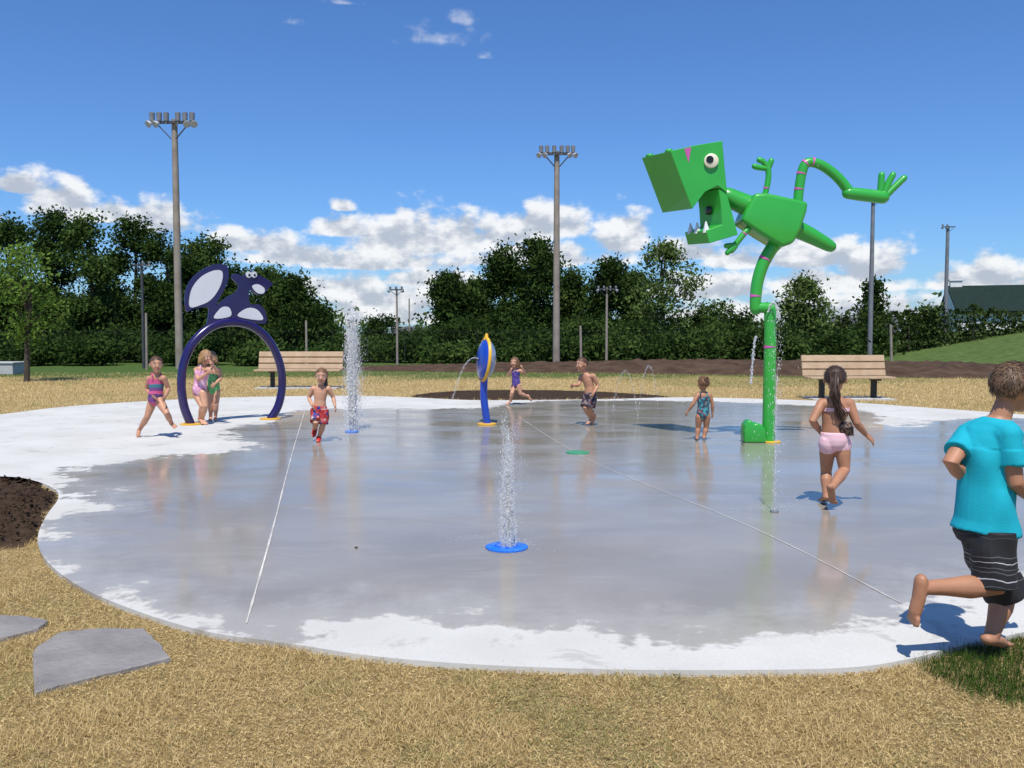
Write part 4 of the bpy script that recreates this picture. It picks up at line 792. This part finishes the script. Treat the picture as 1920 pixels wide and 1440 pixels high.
        if k == 'top':
            mm = MB(); mm.loft([el(ch+ax*q*S, .0935*S+.002, .066*S+.003, 28) for q in (-.012,.0,.012)]); mm.tube([ch+lat*.05*S+fr*.06*S, nk+lat*.03*S-fr*.02*S], .006*S, 6); mm.tube([ch-lat*.05*S+fr*.06*S, nk-lat*.03*S-fr*.02*S], .006*S, 6); mm.build('bikini_top', w[1], root, G0)
        if k == 'shorts':
            sl_ = w[4] if len(w) > 4 else 1.0
            mm = MB(); mm.loft([el(c, a*S*sl_, b_*S*sl_, 24) for c, a, b_ in ((pv-ax*.06*S,.088,.078),(pv-ax*.03*S,.101,.084),(pv+ax*.01*S,.098,.080),(pv+ax*w[3]*S,.090,.074))])
            for hk in 'LR':
                hi, kn, an = legs[hk][:3]; fr_ = w[2] if not isinstance(w[2], tuple) else w[2]['LR'.index(hk)]
                p1 = hi.lerp(kn, fr_) ; mm.tube([hi+ax*.03*S, hi.lerp(kn,.3), hi.lerp(kn,fr_*.75), p1], [.070*S*sl_,.073*S*sl_,.072*S*sl_,.076*S*sl_], 20)
            m2 = remesh(mm, .0065 if S < 1.2 else .005, G0, 3)
            V = np.empty(len(m2.vertices)*3, np.float32); m2.vertices.foreach_get('co', V); V = V.reshape(-1,3); f = 40; V[:,0] += .004*np.sin(V[:,2]*f+V[:,1]*22); V[:,1] += .004*np.sin(V[:,2]*f*.8+V[:,0]*30); m2.vertices.foreach_set('co', V.ravel()); m2.update()
            link('shorts', m2, w[1], root)
        if k == 'shirt':
            mm = MB(); rows = [(pv+ax*-.015*S,.108,.090),(pv+ax*.02*S,.101,.085),(pv.lerp(wa,.55),.093,.078),(wa,.087,.071),((wa+ch)/2,.089,.070),(ch,.095,.071),(ch.lerp(nk,.35),.095,.068),(ch.lerp(nk,.6),.088,.063),(ch.lerp(nk,.80),.064,.055),(ch.lerp(nk,.95),.042,.042)]
            mm.loft([el(c, a*S, b_*S, 28) for c, a, b_ in rows])
            for hk in 'LR':
                sh, e_ = Wd['sh'+hk], Wd['el'+hk]; mm.tube([ch.lerp(nk,.5), sh+ax*.000*S], [.054*S,.044*S], 16, True); mm.tube([sh-(e_-sh).normalized()*.01, sh.lerp(e_,.3), sh.lerp(e_,.64)], [.043*S,.043*S,.047*S], 18)
            m2 = remesh(mm, .005, G0, 4)
            V = np.empty(len(m2.vertices)*3, np.float32); m2.vertices.foreach_get('co', V); V = V.reshape(-1,3); Vo = V.copy()
            dp = np.full(len(V), .003); h0 = Vo[:,2]
            for fz, fx, fy, ph, am in ((21,-34,15,1.1,.0034),(13,41,9,2.3,.0042),(8,14,-30,1.9,.004),(26,12,22,.7,.0024)):
                dp += am*np.sin(h0*fz+Vo[:,0]*fx+Vo[:,1]*fy+ph+1.1*np.sin(Vo[:,0]*13+h0*8))
            zn = float((ch.lerp(nk,.1)-G0).z); dp = np.where(h0 > zn, np.maximum(dp, .002)*.6, np.maximum(dp, -.003))
            nrm_ = np.empty(len(V)*3, np.float32); m2.vertices.foreach_get('normal', nrm_); V += nrm_.reshape(-1,3)*dp[:,None]; m2.vertices.foreach_set('co', V.ravel()); m2.update()
            link('shirt', m2, w[1], root)
        if k == 'shoes':
            for hk in 'LR':
                fp, frd, fs_, shn = legs[hk][3:]; mm = MB(); mm.tube([p+shn*.004 for p in fp], [r_+.008 for r_ in frd], 14, True); mm.build('shoe', w[1], root, G0)
        if k == 'ruffle':
            p = at(w[2][0], w[2][1], Y0+w[2][2]); mm = MB()
            for q in range(12):
                a = random.uniform(-1,1); mm.tube([p+lat*a*.03+Vector((0,0,.06)), p+lat*a*.04+fr*-.02+Vector((0,0,.02)), p+lat*(a*.05+.01)+fr*random.uniform(-.03,.01)-Vector((0,0,.05))], [.010,.018,.005], 6)
            mm.build('ruffle', w[1], root, G0)
    return root
mcyan = mat('shirt_turquoise', (.010,.37,.47), .85, .08, 6, .08, 90, spec=.25)
BK = (.012,.012,.014); WH = (.5,.5,.52); GY = (.10,.10,.11)
mboard = zband('board_shorts', .22, .62, [(0,BK),(.22,BK),(.34,GY),(.348,BK),(.42,WH),(.430,BK),(.50,GY),(.51,BK),(.545,GY),(.553,BK),(.60,WH),(.607,BK),(.66,GY),(.668,BK),(.86,GY),(.866,BK)], .05)
person('boy in turquoise T-shirt and black striped shorts running out of frame at right', {'head':(1900,724,0),'neck':(1872,780,0),'chest':(1852,842,0),'waist':(1848,905,0),'pelvis':(1848,985,0),'shL':(1818,814,.07),'elL':(1782,866,-.03),'wrL':(1824,908,.13),'shR':(1888,814,-.07),'elR':(1904,904,-.10),'wrR':(1962,950,.02),
  'hipL':(1834,1008,.05),'knL':(1886,1108,.06),'anL':(1858,1194,.0),'toeL':(1884,1204,.10),'hipR':(1862,1008,-.05),'knR':(1864,1098,-.06),'anR':(1732,1100,-.10),'toeR':(1712,1165,-.09)}, (1862,1226), 1.27, (.62,.78,-.1), (.88,.42,-.12), 'tan', ('boy','short',1700), [('shirt',mcyan),('shorts',mboard,(1.06,1.0),.02,.98)], .005, .95)
mging = cellmat('pink_gingham', 90, [(.72,.36,.42),(.82,.62,.66)], 'chk'); mleo = cellmat('brown_print', 70, [(0,(.02,.012,.010)),(.6,(.16,.09,.06)),(.85,(.03,.02,.015))])
person('girl in pink bikini with long dark hair walking away beside the dinosaur', {'head':(1566,712,0),'neck':(1566,743,0),'chest':(1566,768,0),'waist':(1563,795,0),'pelvis':(1565,820,0),'shL':(1541,757,0),'elL':(1523,790,-.06),'wrL':(1536,808,.12),'shR':(1593,757,0),'elR':(1606,794,-.04),'wrR':(1623,815,.03),'hdR':(1636,826,.04),
  'hipL':(1552,833,0),'knL':(1549,884,.10),'anL':(1549,932,.02),'toeL':(1542,938,.14),'hipR':(1579,833,0),'knR':(1583,882,-.02),'anR':(1558,918,-.24),'toeR':(1562,944,-.17)}, (1549,948), 1.17, (.25,.96,0), (.35,.92,-.1), 'tan', ('dark','long',500,[(1564,698,-.06),(1564,720,-.11),(1567,740,-.12),(1571,758,-.11),(1576,776,-.10),(1578,790,-.10)]), [('brief',mging),('top',mging),('ruffle',mleo,(1586,806,-.08))], .0052)
mplaid = cellmat('plaid_swim', 45, [(0,(.02,.10,.14)),(.35,(.05,.28,.33)),(.6,(.03,.03,.05)),(.8,(.30,.10,.10))])
person('toddler girl in teal patterned swimsuit walking away from camera', {'head':(1319,717,0),'neck':(1319,733,0),'chest':(1319,745,0),'waist':(1319,759,0),'pelvis':(1318,774,0),'shL':(1308,739,0),'elL':(1299,756,-.03),'wrL':(1291,768,0),'shR':(1331,739,0),'elR':(1336,756,0),'wrR':(1336,771,.02),
  'hipL':(1311,780,0),'knL':(1309,800,.03),'anL':(1307,819,0),'toeL':(1305,820,.1),'hipR':(1325,780,0),'knR':(1324,800,.03),'anR':(1320,818,.0),'toeR':(1321,819,.1)}, (1312,826), .86, (.1,1,0), (-.15,1,0), 'tan', ('lightbrown','bun',200), [('suit',mplaid,.3)])
mdk = cellmat('dark_print', 30, [(0,(.03,.02,.03)),(.5,(.10,.03,.04)),(.75,(.16,.13,.14))])
person('bare-chested boy in dark patterned shorts running left at the far side', {'head':(1091,687,-.03),'neck':(1097,703,0),'chest':(1102,717,0),'waist':(1105,729,0),'pelvis':(1106,743,0),'shL':(1090,710,.07),'elL':(1085,726,.0),'wrL':(1075,727,-.12),'shR':(1113,709,-.08),'elR':(1121,727,-.06),'wrR':(1114,740,-.15),
  'hipL':(1101,749,.04),'knL':(1097,769,-.05),'anL':(1109,790,.05),'toeL':(1103,796,.0),'hipR':(1111,749,-.04),'knR':(1106,771,-.06),'anR':(1114,785,.05),'toeR':(1111,795,.05)}, (1108,798), 1.04, (-.75,-.62,0), (-.8,-.6,-.05), 'mid', ('brown','short',220), [('shorts',mdk,.88,.03)])
mpu = cellmat('purple_swim', 40, [(0,(.05,.03,.20)),(.4,(.14,.06,.30)),(.7,(.03,.05,.22)),(.9,(.3,.15,.4))])
person('small girl in purple swimsuit running left in front of the far soil bed', {'head':(965,680,-.02),'neck':(967,692,0),'chest':(967,700,0),'waist':(967,710,0),'pelvis':(968,720,0),'shL':(959,696,.05),'elL':(952,706,0),'wrL':(957,696,-.15),'shR':(976,696,-.05),'elR':(985,703,-.03),'wrR':(980,692,-.14),
  'hipL':(964,724,.03),'knL':(960,738,-.06),'anL':(957,752,.0),'toeL':(952,757,-.05),'hipR':(972,724,-.03),'knR':(976,739,-.04),'anR':(989,744,.04),'toeR':(994,750,.06)}, (957,759), .98, (-.7,-.7,0), (-.4,-.9,-.05), 'fair', ('lightbrown','bob',120), [('suit',mpu,.35)], .007)
mred = cellmat('red_print', 26, [(0,(.34,.018,.02)),(.5,(.035,.03,.20)),(.66,(.48,.07,.07)),(.90,(.45,.36,.33))]); mshoe = mat('red_shoe', (.55,.025,.02), .5)
person('bare-chested toddler boy in red print shorts and red shoes running to camera', {'head':(603,700,-.03),'neck':(602,717,0),'chest':(601,731,0),'waist':(600,746,0),'pelvis':(599,760,0),'shL':(587,724,0),'elL':(579,741,.03),'wrL':(585,755,-.06),'shR':(616,724,0),'elR':(625,741,.04),'wrR':(628,756,-.03),
  'hipL':(592,767,0),'knL':(592,788,-.12),'anL':(590,802,.10),'toeL':(588,812,-.0),'hipR':(607,767,0),'knR':(605,793,-.04),'anR':(598,816,.04),'toeR':(597,824,-.1)}, (597,828), .98, (.05,-1,0), (.1,-1,-.12), 'fair', ('lightbrown','short',220), [('shorts',mred,.9,.03),('shoes',mshoe)])
PK = (.52,.08,.20); TE = (.04,.17,.22); NV = (.06,.04,.13); PU = (.16,.05,.20)
mstr = zband('striped_swim', .38, .80, [(0,NV),(.12,PK),(.26,PU),(.40,NV),(.5,PK),(.60,PU),(.70,TE),(.82,PK)], .04)
person('girl in pink and purple striped swimsuit running at the left of the purple arch', {'head':(293,685,-.05),'neck':(293,702,-.02),'chest':(293,718,0),'waist':(293,734,0),'pelvis':(292,750,0),'shL':(279,712,.04),'elL':(275,733,.08),'wrL':(288,746,-.08),'shR':(307,711,-.04),'elR':(316,731,.02),'wrR':(310,745,-.14),
  'hipL':(286,756,.03),'knL':(276,784,.0),'anL':(261,809,.10),'toeL':(259,819,.0),'hipR':(300,756,-.03),'knR':(313,778,-.16),'anR':(322,797,.0),'toeR':(329,803,-.09)}, (260,820), 1.07, (.45,-.88,0), (.5,-.85,-.05), 'mid', ('brown','bun',220), [('suit',mstr,.35)])
mpk = cellmat('pink_swim', 30, [(0,(.70,.33,.48)),(.6,(.75,.5,.6)),(.85,(.6,.2,.4))])
person('girl in pale pink swimsuit with hands to her face under the purple arch', {'head':(386,669,-.02),'neck':(382,685,0),'chest':(379,700,0),'waist':(376,716,0),'pelvis':(374,731,0),'shL':(368,693,.04),'elL':(372,712,-.12),'wrL':(391,698,-.2),'shR':(392,693,-.05),'elR':(410,700,-.08),'wrR':(400,686,-.2),
  'hipL':(368,738,.03),'knL':(379,762,-.08),'anL':(375,786,.02),'toeL':(381,793,-.06),'hipR':(380,738,-.03),'knR':(385,762,-.08),'anR':(379,786,.02),'toeR':(386,794,-.05)}, (378,796), 1.14, (.6,-.75,0), (.75,-.65,-.1), 'fair', ('blond','bob',200), [('suit',mpk,.35)])
mgs = cellmat('green_swim', 30, [(0,(.12,.42,.14)),(.6,(.2,.5,.16)),(.85,(.08,.3,.12))])
person('girl in green swimsuit mostly hidden behind the girl in pale pink', {'head':(396,673,0),'neck':(398,689,0),'chest':(399,703,0),'waist':(400,718,0),'pelvis':(400,732,0),'shL':(388,696,0),'elL':(386,714,0),'wrL':(388,729,-.04),'shR':(410,696,0),'elR':(414,712,-.02),'wrR':(404,722,-.14),
  'hipL':(394,738,0),'knL':(395,762,-.03),'anL':(395,784,.02),'toeL':(394,790,-.08),'hipR':(406,738,0),'knR':(405,762,-.03),'anR':(404,784,.02),'toeR':(404,790,-.08)}, (400,789), 1.08, (0,-1,0), (.3,-.9,0), 'fair', ('blond','bob',160), [('suit',mgs,.35)])
print('done')
